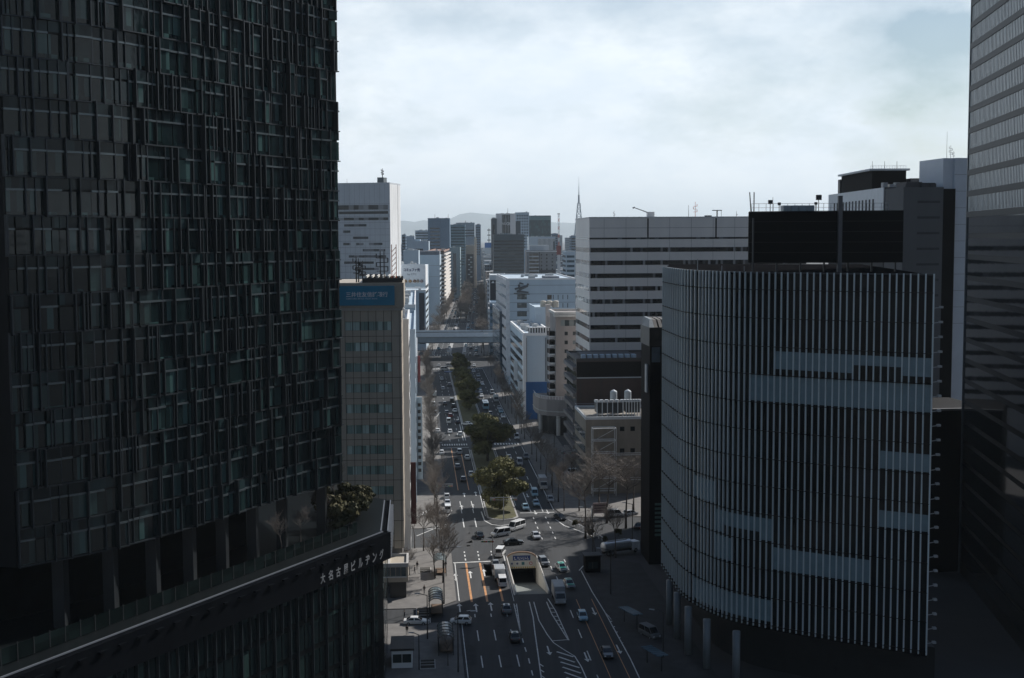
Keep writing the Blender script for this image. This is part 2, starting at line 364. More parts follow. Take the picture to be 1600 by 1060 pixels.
# zebras
def zebra(u0, u1, v, n, ln=3.2):
    for i in range(n):
        u = u0 + (u1 - u0) * (i + .5) / n; L_(u, v, u, v + ln, (u1 - u0) / n * .52)
zebra(7.4, 16.4, 429.5, 11); zebra(25.2, 34, 429.5, 9)
zebra(7.4, 16.4, 683, 11, 4); zebra(25, 34, 683, 9, 4)
for i in range(4): P((645, 970 + 5 * i), (672, 970 + 5.2 * i), w=.45)
P((672, 966), (672, 989), w=.2)
for i in range(9): P((702 - .7 * i, 802 + 3.1 * i), (694 - 3.4 * i, 803 + 3 * i), w=.4)
P((651, 838), (680, 826), (697, 812), (706, 798), w=.25); P((868, 812), (882, 822), (905, 830), (930, 840), w=.3); P((905, 892), (911, 885), (930, 880), w=.25)
P((688, 644), (682, 652), w=.2)
# arrows
def arrow(px, py, ln=4.0, turn=0):
    p = G(px, py); f = U(0, 1) - U(0, 0); s = Vector((f.y, -f.x, 0))
    pline(pw, [p, p + f * ln], .28); a = p + f * ln
    pw.poly([(a - s * .55).to_tuple()[:2] + (Z2,), (a + s * .55).to_tuple()[:2] + (Z2,), (a + f * 1.7).to_tuple()[:2] + (Z2,)])
    if turn:
        b = p + f * .9; c = b + s * (turn * 1.1); pline(pw, [b, c], .28)
        pw.poly([(c - f * .5).to_tuple()[:2] + (Z2,), (c + f * .5).to_tuple()[:2] + (Z2,), (c + s * turn * .9).to_tuple()[:2] + (Z2,)])
for a in ((712.5, 908, 4, -1), (736, 904, 4), (757.5, 901, 4), (719, 957, 4, 0), (745, 957, 4, -1), (768.5, 955, 4), (726, 777), (744, 775), (722, 797), (739.5, 795)): arrow(*a)
def arrow_back(px, py):
    p = G(px, py); f = U(0, -1) - U(0, 0); s = Vector((f.y, -f.x, 0))
    pline(pw, [p, p + f * 3.4], .25); a = p + f * 3.4; pw.poly([(a - s * .5).to_tuple()[:2] + (Z2,), (a + s * .5).to_tuple()[:2] + (Z2,), (a + f * 1.5).to_tuple()[:2] + (Z2,)][::-1])
for a in ((835, 798), (854, 797), (823, 772), (855, 1010), (913, 1020), (925, 950), (963, 1008)): arrow_back(*a)
# lanes beyond the bend
for u in (-10, -6.8, 6.8, 10): pline(pw, [U2(u, 60), U2(u, 3800)], .2, dash=(5, 8))
for u in (-3.6, 3.6, -13.6, 13.6): pline(pw, [U2(u, 45), U2(u, 3800)], .2)
for vv in (42, 322, 550, 790):
    for i in range(16): pline(pw, [U2(-13 + i * 1.7, vv), U2(-13 + i * 1.7, vv + 4)], .7)
struct('road_markings', pw, m_white); struct('orange_road_markings', po, m_orange)
# ================================================================== UNDERPASS
up = thing('underpass_entrance', 'sunken underpass mouth with arched portal and pale ramp walls in the road', 'underpass', U((TU0 + TU1) / 2, TV0), A1)
w2 = (TU1 - TU0) / 2; dl = TV1 - TV0
k = MB(); k.frustum([(-w2, .2, -.6), (w2, .2, -.6), (w2, dl, -5.4), (-w2, dl, -5.4)], [(-w2, .05, -.012), (w2, .05, -.012), (w2, dl, -4.9), (-w2, dl, -4.9)])
k.build('ramp', mat('ramp_surface', (.17, .185, .175), .8), up)
m_wall = mat('ramp_wall', (.64, .62, .57), .7, var=.15, scale=.3, streak=.4)
for sx in (-1, 1):
    k = MB(); x0, x1 = sorted((sx * w2, sx * (w2 + .32)))
    for i in range(8):
        y0, y1 = dl * i / 8, dl * (i + 1) / 8; h0 = .55 + .3 * i / 8; h1 = .55 + .3 * (i + 1) / 8
        k.frustum([(x0, y0, -5.4), (x1, y0, -5.4), (x1, y1, -5.4), (x0, y1, -5.4)], [(x0, y0, h0), (x1, y0, h0), (x1, y1, h1), (x0, y1, h1)])
    sw = k.build('side_wall', m_wall, up)
    k = MB(); k.tube((sx * (w2 + .16), .1, .62), (sx * (w2 + .16), dl, .95), .1, n=6); k.build('rail', mat('wall_rail', (.7, .66, .6), .4, .2, var=0), sw)
k = MB()
arc = [(w2 * math.cos(t), (.45 + 1.28 * math.sin(t))) for t in [math.pi * i / 12 for i in range(13)]]
arc = [(w2, -1.65)] + arc + [(-w2, -1.65)]
n = len(k.v); k.v += [(x, dl - .3, z) for x, z in arc] + [(x, dl + .4, z) for x, z in arc]; na = len(arc)
k.f.append(tuple(range(n, n + na))); k.m.append(0); k.f.append(tuple(range(n + 2 * na - 1, n + na - 1, -1))); k.m.append(0)
for i in range(na): j = (i + 1) % na; k.f.append((n + j, n + i, n + na + i, n + na + j)); k.m.append(0)
MB().box(-w2 - .3, w2 + .3, dl + 9, dl + 9.3, -7.2, -.1).box(-w2 - .35, -w2, dl + .02, dl + 9, -7.2, -.1).box(w2, w2 + .35, dl + .02, dl + 9, -7.2, -.1).box(-w2 - .3, w2 + .3, dl - 1, dl + 9, -7.2, -5.0).build('tunnel_lining', mat('tunnel_concrete', (.06, .06, .058), .8), up)
pf = k.build('portal_face', m_wall, up)
k = MB()
for (x, z), (x2, z2) in zip(arc[1:-1], arc[2:-1]): k.tube((x, dl, z + .12), (x2, dl, z2 + .12), .24, n=6)
k.build('portal_rim', mat('rust_rim', (.45, .30, .2), .6), up)
sg = B(-1.9, 1.9, dl - .42, dl - .31, .12, 1.2).build('blue_sign', mat('sign_blue', (.02, .06, .22), .5, var=.1), up)
k = MB()
for i, (a, b) in enumerate(((-1.6, -1.15), (-.9, -.75), (-.65, -.3), (-.2, .15), (.25, .6), (.7, 1.1), (1.2, 1.6))): k.box(a, b, dl - .45, dl - .423, .35 + .1 * (i % 2), .47 + .1 * (i % 2)); k.box(a, a + .1, dl - .45, dl - .423, .58 + .1 * (i % 2), .95)
k.build('sign_marks', m_signwhite, sg)
for x, c in ((-2.1, (.6, .6, .62)), (-.95, (.6, .6, .62)), (2.0, (.45, .05, .04))):
    o = MB().tube((x, dl - .31, -.55), (x, dl - .4, -.55), .36, n=14).build('round_sign', mat('disc_%d' % int(c[0] * 100), c, .5, var=0), up)
    MB().tube((x, dl - .4, -.55), (x, dl - .42, -.55), .24, n=12).build('sign_face', mat('disc_face_%d' % int(c[0] * 100), (.1, .12, .2) if c[1] > .3 else (.7, .7, .7), .5, var=0), o)
B(.0, .62, dl - .4, dl - .31, -.85, -.23).build('square_sign', mat('teal_sign', (.05, .2, .22), .5, var=0), up)
k = MB()
for i in range(13): k.box(-w2 + .48 * i, -w2 + .48 * i + .24, dl - .36, dl - .301, -1.6, -1.25)
k.build('warning_stripe', mat('warning_yellow', (.55, .38, .05), .6, var=.1), up)
# ================================================================== DARK GLASS TOWER, LEFT
m_tg = glass('tower_glass', (.006, .014, .015), (.048, .092, .088), 1.05, 4.3, .4, .07, .03)
m_fin = mat('tower_fin', (.030, .038, .044), .42, .4, var=.12)
m_spand = mat('tower_spandrel', (.005, .007, .009), .3, .0, var=.3, scale=.25, spec=.2)
m_ledge = mat('tower_ledge', (.13, .155, .165), .3, .6, var=.1)
def catmull(pts, step):
    out = []; P_ = [2 * Vector(pts[0]) - Vector(pts[1])] + [Vector(p) for p in pts] + [2 * Vector(pts[-1]) - Vector(pts[-2])]
    for i in range(1, len(P_) - 2):
        for k in range(160):
            t = k / 160; a, b, c, d = P_[i - 1:i + 3]
            out.append(.5 * ((2 * b) + (c - a) * t + (2 * a - 5 * b + 4 * c - d) * t * t + (3 * b - a - 3 * c + d) * t ** 3))
    out.append(P_[-2]); res = [out[0]]; acc = 0
    for a, b in zip(out, out[1:]):
        acc += (b - a).length
        if acc >= step: res.append(b); acc = 0
    if (res[-1] - out[-1]).length > step * .4: res.append(out[-1])
    else: res[-1] = out[-1]
    return res
tl = [(-54.5, 138), (-47.2, 146), (-40.6, 157), (-32.2, 175), (-25.2, 187)]
line = catmull([(a, b, 0) for a, b in tl], 2.15)
NB = len(line) - 1; ZB, FH = 34.2, 4.27; NF = 20; ZT = ZB + NF * FH
tw = thing('dark_glass_tower', 'dark glass office tower of staggered fins above a planted terrace', 'tower', (-54.5, 138, 0))
off = tw.location
back = [(-32, 205), (-90, 185), (-105, 150)]
core = [(p.x - .25 * 0, p.y) for p in line]
k = MB(); k.prism(core + back, ZB, ZT); k.build('facade', m_spand, tw, off)
rng = random.Random(5)
wins, fins, ledges, sills = [], [], [], []
nearness = lambda p, s=1.0: s * 1000 / (Vector(p) - Vector((0, 0, CAMH))).length * (1 if -40 < project(p)[0] < 1640 and -40 < project(p)[1] < 1100 else .01)
fine = catmull([(a_, c_, 0) for a_, c_ in tl], .25); cum = [0.0]
for a_, c_ in zip(fine, fine[1:]): cum.append(cum[-1] + (c_ - a_).length)
LEN = cum[-1]
def at_s(s):
    s = max(0, min(LEN - 1e-3, s)); i = 0
    while cum[i + 1] < s: i += 1
    t = (fine[i + 1] - fine[i]).normalized(); return fine[i] + t * (s - cum[i]), Vector((t.y, -t.x, 0))
def on_skin(s0, s1, d0, d1, za, zb, mb=None):
    mb = mb or MB(); (p, n0), (q, n1) = at_s(s0), at_s(s1); c = [p + n0 * d1, q + n1 * d1, q + n1 * d0, p + n0 * d0]
    mb.frustum([(v_.x, v_.y, za) for v_ in c], [(v_.x, v_.y, zb) for v_ in c]); return mb
spans = []
for f in range(NF):
    z0 = ZB + f * FH; s = rng.uniform(0, .5); band_d = .0
    units = []
    while s < LEN - .5:
        w = rng.choice((.95, 1.5, 1.9, 2.2)); w = min(w, LEN - s); dd = rng.choice((.06, .06, .2, .34)); units.append((s, w, dd)); s += w
    lb = MB()
    for (s, w, dd) in units:
        c = at_s(s + w / 2)[0]; c = Vector((c.x, c.y, z0 + 2)); nv_ = nearness(c)
        narrow = w < 1.2
        wins.append((nv_, on_skin(s + .07, s + w - .07, .0, dd + .04, z0 + .14, z0 + FH * .64)))
        spans.append((nv_, on_skin(s + .07, s + w - .07, .0, dd + .08, z0 + FH * .70, z0 + FH - .1)))
        if rng.random() < (.85 if not narrow else .2): sills.append((nv_, on_skin(s + .04, s + w - .04, .0, dd + .22, z0 + FH * .645, z0 + FH * .695)))
        if rng.random() < .74:
            hh = FH * (2 if rng.random() < .14 else 1) + rng.choice((.0, .25)); fins.append((nv_ * 1.1, on_skin(s - .07, s + .07, -.05, dd + rng.choice((.35, .5)), z0 - .1, min(z0 - .1 + hh, ZT + .6))))
        if rng.random() < .35: fins.append((nv_ * .9, on_skin(s + w * .5, s + w * .5 + .09, -.05, dd + .25, z0 - .05, min(z0 + FH, ZT))))
        on_skin(s, s + w, -.1, dd + .28, z0 - .07, z0 + .07, lb)
    lb.build('ledge', m_fin, tw, off)
many(spans, 'spandrel_panel', glass('spandrel_glass', (.006, .013, .015), (.028, .050, .052), 1.3, 4.27, .6, .14, .05, spec=.3), tw, off)
many(wins, 'window', m_tg, tw, off); many(fins, 'fin', m_fin, tw, off); many(sills, 'window_sill', m_ledge, tw, off)
# columns under the tower, dark recess behind
m_col = mat('dark_cladding', (.022, .025, .028), .35, .2, var=.2, scale=.4)
for i in range(1, 9):
    p = line[min(NB, int(NB * (i / 8.3)))]
    B(p.x - 1.6 - .65, p.x - 1.6 + .65, p.y + .4 - .9, p.y + .4 + .9, 26.1, ZB + .1).build('column', m_col, tw, off)
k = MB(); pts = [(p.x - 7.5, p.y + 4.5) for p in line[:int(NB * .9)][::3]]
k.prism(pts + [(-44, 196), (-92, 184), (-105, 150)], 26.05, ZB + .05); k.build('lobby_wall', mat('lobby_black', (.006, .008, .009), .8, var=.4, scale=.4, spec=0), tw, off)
# ---- podium
ZP = 26.0
PA, PB, PC = Vector((-63.5, 103, 0)), Vector((-19.7, 190, 0)), Vector((-21.5, 214, 0))
PA = PB + (Vector((-51, 128, 0)) - PB).normalized() * 100
pod = thing('glass_podium', 'dark glazed podium block with a lettered parapet and terrace on its roof', 'building', tuple(PB))
off = pod.location
foot = [(PA.x, PA.y), (PB.x, PB.y), (PC.x, PC.y), (-45, 226), (-130, 215), (-130, 95)]
MB().prism(foot, 0, ZP).build('wall', mat('podium_wall', (.006, .008, .009), .3, var=.2, spec=.2), pod, off)
tpod = (PB - PA).normalized(); npod = Vector((tpod.y, -tpod.x, 0)); Lp = (PB - PA).length
def along(mb, P0, t, nrm, s0, s1, d0, d1, za, zb, mi=0):
    c = [P0 + t * s0 + nrm * d1, P0 + t * s1 + nrm * d1, P0 + t * s1 + nrm * d0, P0 + t * s0 + nrm * d0]
    mb.frustum([(a.x, a.y, za) for a in c], [(a.x, a.y, zb) for a in c], mi); return mb
m_par = mat('parapet_dark', (.005, .006, .008), .8, 0, spec=0, var=.2, scale=.2)
m_rim = mat('parapet_rim', (.16, .175, .20), .45, .3, var=.1)
k = MB(); along(k, PA, tpod, npod, 0, Lp + .9, .003, .9, ZP - 4.2, ZP - .2); along(k, PB, (PC - PB).normalized(), Vector(((PC - PB).normalized().y, -(PC - PB).normalized().x, 0)), 1, 24, .003, .9, ZP - 4.2, ZP - .2)
par = k.build('parapet', m_par, pod, off)
t2 = (PC - PB).normalized(); n2_ = Vector((t2.y, -t2.x, 0))
k = MB(); along(k, PA, tpod, npod, 0, Lp, -.0, .2, ZP - .1, ZP + .06); along(k, PB, t2, n2_, .2, 23, -.3, -.12, ZP - .19, ZP + .07); along(k, PB, t2, n2_, .2, 23, .72, .9, ZP - .19, ZP + .07); k.build('rim', m_rim, par, off)
# slatted end of the parapet (catches the sun)
k = MB()
for i in range(9): along(k, PB, t2, n2_, .8, 21, .905, 1.35, ZP - 4.2 + .48 * i, ZP - 4.2 + .48 * i + .1)
k.build('louvre', mat('louvre_grey', (.07, .078, .09), .5, .2), pod, off)
# glazing bays
m_pg = glass('podium_glass', (.006, .012, .013), (.03, .055, .05), 1.6, 4.2, .25, .08, .03)
bays, mulls = [], []
for f in range(5):
    z0 = .8 + f * 4.25
    s = 0
    while s < Lp - 1.5:
        c = PA + tpod * (s + .8); c.z = z0 + 2
        bays.append((nearness(c), along(MB(), PA, tpod, npod, s + .14, s + 1.55, .003, .08, z0 + .2, z0 + 3.7)))
        if f == 4 or s % 3 < 1.6: mulls.append((nearness(c), along(MB(), PA, tpod, npod, s - .06, s + .1, .003, .4, z0 - .3, z0 + 3.95)))
        s += 1.7
    for q in range(14): bays.append((nearness(PB), along(MB(), PB, t2, n2_, q * 1.7 + .14, q * 1.7 + 1.55, .003, .08, z0 + .2, z0 + 3.7)))
many(bays, 'window', m_pg, pod, off); many(mulls, 'mullion', m_fin, pod, off)
# sign on the parapet
yaw = math.atan2(tpod.y, tpod.x)
p0 = PB - tpod * 17.3 + npod * .91
chars = '大名古屋ビルヂング'
m_sign = mat('sign_letters', (.75, .75, .75), .4, var=0)
for i, ch in enumerate(chars):
    q = p0 + tpod * (i * 1.88) - Vector(off); lettering(ch, 1.05, mat('dim_letters', (.22, .23, .24), .5, var=0), par, (q.x, q.y, ZP - 3.7), (math.pi / 2, 0, yaw), .05, height=1.4)
for i in range(30): along(MB(), PA, tpod, npod, 8 + i * 3, 9.2 + i * 3, .903, 1.3, ZP - 1.15, ZP - .95).build('louvre', m_par, pod, off)
# glass balustrade of the terrace, planting
k = MB()
for i in range(44): along(k, PA, tpod, npod, i * 2.2 + .1, i * 2.2 + .2, -2.6, -2.5, ZP, ZP + 2.0)
bal = k.build('balustrade', m_dkmetal, pod, off)
k = MB(); along(k, PA, tpod, npod, 0, 97, -2.58, -2.54, ZP + .1, ZP + 1.8); k.build('glass_panel', glass('rail_glass', (.004, .008, .008), (.010, .018, .018), 2.2, 9, .5, .1, spec=.1), bal, off)
# ================================================================== BUILDINGS IN A LOCAL FRAME
# local x runs along the front, local y away from the lens, the front lies at y = 0
class Bld:
    def __init__(s, name, label, cat, pl, pr, top, Y, depth, ang=A1, group=None, right=False, W_=None):
        if right:                                       # anchored on its right front corner
            c = V(pr, 400, Y); rl = ray(pl, 400); d = Vector((-math.cos(ang), -math.sin(ang)))
            t = (rl.x * c.y - rl.y * c.x) / (d.x * rl.y - d.y * rl.x) if W_ is None else W_
            s.W = t; o = Vector((c.x + d.x * t, c.y + d.y * t, 0))
        else:
            c = V(pl, 400, Y); rr = ray(pr, 400); d = Vector((math.cos(ang), math.sin(ang)))
            s.W = (rr.x * c.y - rr.y * c.x) / (d.x * rr.y - d.y * rr.x) if W_ is None else W_
            o = Vector((c.x, c.y, 0))
        s.H = V(pr if right else pl, top, Y).z; s.D = depth
        s.o = thing(name, label, cat, o, ang, group)
    def z(s, px, py):                                   # height of a pixel row seen on the front plane
        r = ray(px, py); n = Vector((-math.sin(s.o.rotation_euler.z), math.cos(s.o.rotation_euler.z), 0)); t = n.dot(s.o.location - Vector((0, 0, CAMH))) / n.dot(r)
        return CAMH + r.z * t
    def x(s, px, py=450):
        r = ray(px, py); a = s.o.rotation_euler.z; n = Vector((-math.sin(a), math.cos(a), 0)); t = n.dot(s.o.location - Vector((0, 0, CAMH))) / n.dot(r)
        p = r * t + Vector((0, 0, CAMH)) - s.o.location; return p.x * math.cos(a) + p.y * math.sin(a)
    def part(s, name, mb, m, **k): return mb.build(name, m, s.o, **k)
    def body(s, m, x0=0, x1=None, y0=0, y1=None, z0=0, z1=None, name='wall'):
        return s.part(name, B(x0, s.W if x1 is None else x1, y0, s.D if y1 is None else y1, z0, s.H if z1 is None else z1), m)
    def parapet(s, m, h=.9, t=.35, proud=.06):
        W, D, H = s.W, s.D, s.H; p = proud; k = MB()
        k.box(-p, W + p, -p, t, H - .25, H + h); k.box(-p, W + p, D - t, D + p, H - .25, H + h); k.box(-p, t, t, D - t, H - .25, H + h); k.box(W - t, W + p, t, D - t, H - .25, H + h)
        return s.part('parapet', k, m)
    def face(s, f, a0, a1, z0, z1, d0=-.02, d1=.06, mb=None, mi=0):
        mb = mb or MB(); W, D = s.W, s.D
        if f == 'front': mb.box(a0, a1, -d1, -d0, z0, z1, mi)
        elif f == 'left': mb.box(-d1, -d0, a0, a1, z0, z1, mi)
        elif f == 'right': mb.box(W + d0, W + d1, a0, a1, z0, z1, mi)
        return mb
    def bands(s, f, a0, a1, z0, step, n, h, m, name='window_band', d1=.06, **k):
        for i in range(n): s.part(name, s.face(f, a0, a1, z0 + i * step, z0 + i * step + h, -.02, d1), m, **k)
    def grid(s, f, a0, a1, nx, z0, step, nz, w, h, m, name='window', d1=.06, sill=None):
        ps = []
        for j in range(nz):
            for i in range(nx):
                a = a0 + (a1 - a0) * (i + .5) / nx; ps.append((j + random.random() * .1, s.face(f, a - w / 2, a + w / 2, z0 + j * step, z0 + j * step + h, -.02, d1)))
        many(ps, name, m, s.o)
    def units(s, n, m, seed=0, hmax=3.0, zone=None):
        r_ = random.Random(seed); x0, x1, y0, y1 = zone or (s.W * .12, s.W * .88, s.D * .1, s.D * .8)
        for i in range(n):
            a = r_.uniform(x0, x1 - 1.2); b = r_.uniform(y0, y1); w = r_.uniform(1.4, min(5, max(1.6, (x1 - a)))); d = r_.uniform(1.5, 5); h = r_.uniform(.9, hmax)
            k = B(a, min(a + w, s.W - .5), b, min(b + d, s.D - .5), s.H - .02, s.H + h); k.box(a + .15, min(a + w, s.W - .5) - .15, b + .15, min(b + d, s.D - .5) - .15, s.H + h, s.H + h + .18); s.part('roof_unit', k, m)
    def mast(s, x, y, h, m, z=None, r=.12, kind=0):
        z = s.H if z is None else z; k = MB().tube((x, y, z - .1), (x, y, z + h), r, r * .6, 6)
        if kind:
            for i in range(kind): zz = z + h * (.35 + .55 * i / max(1, kind)); k.tube((x - h * .12, y, zz), (x + h * .12, y, zz), r * .6, n=5); k.tube((x + h * .12 * (-1) ** i, y, zz), (x + h * .12 * (-1) ** i, y, zz + h * .14), r * .9, n=5)
        return s.part('antenna', k, m)
g_dark = glass('dark_ribbon_glass', (.012, .016, .018), (.12, .14, .15), 1.5, 4.2, .16, .07, .02, bars=.05)
g_mid = glass('mid_glass', (.02, .032, .036), (.22, .25, .25), 1.6, 3.8, .3, .08, .02, bars=.06, barcol=(.1, .1, .1))
g_teal = glass('teal_glass', (.015, .05, .065), (.03, .10, .12), 1.8, 4.0, .4, .06, .02, bars=.05)
g_blue = glass('blue_glass', (.03, .06, .085), (.07, .12, .15), 2.2, 4.0, .5, .08, .02, bars=.06, barcol=(.05, .07, .09))
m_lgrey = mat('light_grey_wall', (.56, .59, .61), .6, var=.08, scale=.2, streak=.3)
m_pale = mat('pale_wall', (.46, .55, .62), .7, var=.08, scale=.15, streak=.3)  # bluish tone carries haze and sky light in the colour
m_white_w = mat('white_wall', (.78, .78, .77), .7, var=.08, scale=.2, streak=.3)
m_tan = mat('tan_panels', (.43, .375, .30), .6, var=.12, scale=.25, streak=.4)
m_taupe = mat('taupe_tile', (.26, .235, .225), .75, var=.12, scale=.3, streak=.4)
m_brown = mat('brown_tile', (.055, .034, .028), .6, var=.25, scale=.25, streak=.4)
m_office = mat('office_panel', (.68, .655, .63), .4, .15, var=.06, scale=.15, streak=.3)
m_joint = mat('panel_joint', (.05, .05, .05), .8, var=0)
m_roofg = mat('roof_grey', (.28, .29, .30), .9, var=.3, scale=.3)
m_unit = mat('roof_machinery', (.42, .43, .43), .6, .1, var=.15)
m_rustred = mat('red_lattice_paint', (.5, .10, .05), .6, var=.1)
# ------------------------------------------------------------------ bank block with the blue sign
b = Bld('bank_building', 'brown grey bank office block topped by a wide blue sign board', 'office block', 330, 626, 477, 253, 24, right=True)
H = b.H; W_ = b.W; fl = 4.12
b.body(mat('bank_core', (.16, .15, .14), .7), .35, W_ - .35, .35, 24 - .35, 0, H, 'core')
ws = MB(); 
# spandrels and end piers stand proud of the glass line
zs = [H - 3.2 - fl * i for i in range(14)]
k = MB(); k.box(0, W_, 0, 24, H - 3.2 + .003, H); 
for z in zs:
    if z - fl < 8: break
    k.box(0, W_, 0, 24, z - fl, z - 1.75)
xw0, xw1 = b.x(538), b.x(611)
k.box(xw1, W_ - .003, .003, 23.997, 8, H - 3.2); k.box(-.0, xw0, .003, 23.9, 8, H - 3.2)
b.part('wall', k, m_tan)
kj = MB()
for z in zs: 
    if z - fl < 8: break
    kj.box(-.01, W_ + .03, -.025, 23.9, z - fl + 1.15, z - fl + 1.23)
for i in range(-14, 9): x = xw0 + (xw1 - xw0) * i / 6.0; kj.box(x - .04, x + .04, -.02, .3, 8, H) if x < W_ - .2 else None
b.part('panel_joint', kj, m_joint)
for zi, z in enumerate(zs):
    if z - fl < 8: break
    for i in range(6):
        xa = xw0 + (xw1 - xw0) * i / 6; xb = xw0 + (xw1 - xw0) * (i + 1) / 6
        wn_ = b.part('window', B(xa + .07, xb - .07, .22, .345, z - 1.745, z - .003), glass('bank_glass', (.16, .26, .235), (.58, .72, .66), .9, 4.12, .85, .1, .02, bars=.04))
        b.part('frame', B(xa - .06, xa + .06, .12, .34, z - 1.74, z - .005), m_dkmetal)
    for q in range(1): b.part('side_slot', B(W_ - .12, W_ + .012, 1.2, 23, z - .35, z - .12), m_joint)
# sign storey
zt = b.z(600, 442); zb = b.z(600, 481)
b.part('sign_storey', B(-.5, W_ + .55, -.7, 24, zb, zt), m_tan)
b.part('ledge', B(-.2, W_ + .3, -.3, 24, zb - .55, zb - .003), m_concrete)
m_bsign = mat('bank_sign_blue', (.008, .22, .36), .35, var=.12, scale=.3)
sgn = b.part('sign_board', B(b.x(530), b.x(616.5), -1.0, -.702, b.z(600, 477), b.z(600, 446.5)), m_bsign)
lettering('三井住友信託銀行', b.x(606) - b.x(541), m_signwhite, sgn, (b.x(541), -1.02, b.z(600, 464)), (math.pi / 2, 0, 0), .02, height=1.05, bold=.015)
lettering('SUMITOMO MITSUI TRUST BANK', b.x(590) - b.x(541), mat('sign_small', (.5, .65, .75), .5, var=0), sgn, (b.x(541), -1.02, b.z(600, 467.5)), (math.pi / 2, 0, 0), .015, height=.28)
for i in range(7): b.part('roof_beam', B(W_ - 7.0 + i * 1.1, W_ - 6.7 + i * 1.1, .5, 14, zt + .9, zt + 1.3), mat('pale_beam', (.6, .58, .53), .6))  # slim roof beams in one pale beige
k = MB(); k.box(W_ - 7.6, W_ + .3, .2, .5, zt - .1, zt + .9); k.box(W_ - 7.6, W_ + .3, 13.6, 14, zt - .1, zt + .9); b.part('roof_frame', k, m_dkmetal)
for px_ in (556, 559.5, 566, 594, 600):
    b.mast(b.x(px_), 3, 6.3 - (px_ % 3), m_dkmetal, zt, .14, 4)
k = MB(); x = b.x(612); 
for q in range(2):
    k.tube((x + q * .9, 4, zt), (x + q * .9, 4, zt + 7.5), .09, n=5)
for q in range(7): k.tube((x, 4, zt + q), (x + .9, 4, zt + q + 1), .06, n=4)
b.part('lattice_mast', k, m_rustred)
# low corner annex of the bank, sunlit at the kerb
an = Bld('corner_annex', 'low tan corner block with one window strip at the foot of the bank', 'building', 600, 632, 884, 244.5, 8, right=True)
an.body(m_tan, z0=3.4, x1=an.W); an.body(mat('shop_dark', (.02, .022, .024), .3), x0=.4, x1=an.W - .4, y0=.5, z1=3.4, name='shopfront'); an.parapet(m_concrete, .5)
for i in range(4): an.part('window', an.face('front', an.W - 4.4 + i * 1.02, an.W - 3.5 + i * 1.02, 4.6, 6.3), g_teal)
an.part('window_sill', an.face('front', an.W - 4.5, an.W - .3, 4.35, 4.5, -.02, .25), m_white_w)
k = MB().tube((an.W - 4.2, 2, an.H), (an.W - 4.2, 2, an.H + 1.6), .1); k.tube((an.W - 4.2, 2, an.H + 1.5), (an.W - 3.2, 2, an.H + 1.7), .3, .2, 8); an.part('vent_cowl', k, m_metal)
# ------------------------------------------------------------------ the street's left side, in order from the bank
b = Bld('white_side_block', 'narrow white block with square black windows down its street side', 'building', 560, 637, 505, 283, 38, right=True)
b.body(m_white_w); b.parapet(m_white_w)
for j in range(11):
    for i in range(3): b.part('window', b.face('right', 2 + i * 12, 10 + i * 12, 2.8 + j * 4.1, 5.2 + j * 4.1), g_dark)
b.part('banner', B(b.W + .1, b.W + 1.3, .5, .8, 6, 20), mat('maroon_banner', (.06, .012, .015), .7)); b.units(5, m_unit, 3)
b = Bld('pale_slab_block', 'pale bluish slab block with vertical sign strip along its street edge', 'building', 560, 647, 520, 335, 90, right=True)
b.body(m_pale); b.parapet(m_pale); b.bands('right', 3, 87, 5, 4, 9, 1.6, g_blue); b.units(8, m_unit, 4)
sg = b.part('vertical_sign', B(b.W + .15, b.W + 1.7, 2, 2.5, 6, 28), mat('strip_sign', (.34, .42, .47), .5))
for i in range(11): MB().box(b.W + .5, b.W + 1.3, 1.95, 1.999, 8 + i * 1.75, 8.9 + i * 1.75).build('sign_mark', m_dkmetal, sg)
b = Bld('grey_street_block', 'plain pale grey block hiding the left end of the bridge', 'building', 570, 648, 480, 440, 120, right=True)
b.body(m_pale); b.parapet(m_white_w); b.bands('right', 3, 115, 6, 4.2, 8, 1.7, g_blue); b.units(9, m_unit, 5)
b = Bld('red_trim_block', 'low block with red sign strip beside the left end of the bridge', 'building', 570, 650, 560, 575, 110, right=True)
b.body(m_lgrey); b.parapet(m_lgrey); b.bands('right', 3, 105, 3, 3.8, 3, 1.8, g_mid); b.part('sign_strip', B(b.W + .1, b.W + 1.4, 1, 1.5, 5, 17), mat('red_strip', (.3, .06, .06), .6)); b.units(4, m_unit, 6)
# tall light grey tower behind the bank
b = Bld('tall_grey_tower', 'tall light grey office tower with a sunlit white flank', 'tower', 470, 610, 287, 820, 24, right=True, ang=-.2)
# widen the flank: the tower stands askew to the street
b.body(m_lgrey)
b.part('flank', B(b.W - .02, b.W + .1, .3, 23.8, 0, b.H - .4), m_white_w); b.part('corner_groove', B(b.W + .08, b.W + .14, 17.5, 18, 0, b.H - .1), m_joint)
rr = random.Random(8)
for j in range(23):
    z = b.H - 15.2 - j * 3.98
    b.part('panel_joint', b.face('front', 0, b.W, z + 2.4, z + 2.55, -.02, .03), mat('soft_joint', (.22, .22, .23), .8))
    if j < 3: b.part('window_band', b.face('front', 1, b.W - 1.2, z - (1.2 if j == 0 else 0), z + 1.7), glass('slot_glass', (.02, .025, .03), (.35, .36, .37), 3.3, 4, .4, .1))
    else:
        n_ = rr.choice((1, 2, 2, 3)); 
        for q in range(n_):
            a = rr.uniform(b.x(533), b.W - 12); b.part('window_band', b.face('front', a, min(b.W - 1.4, a + rr.choice((5, 9, 15))), z, z + 1.5), glass('slot_glass2', (.04, .05, .06), (.25, .26, .28), 3.3, 4, .5, .1))
for i in range(18): b.part('panel_joint', b.face('front', i * b.W / 18, i * b.W / 18 + .1, 0, b.H, -.02, .025), mat('soft_joint', (.22, .22, .23), .8))
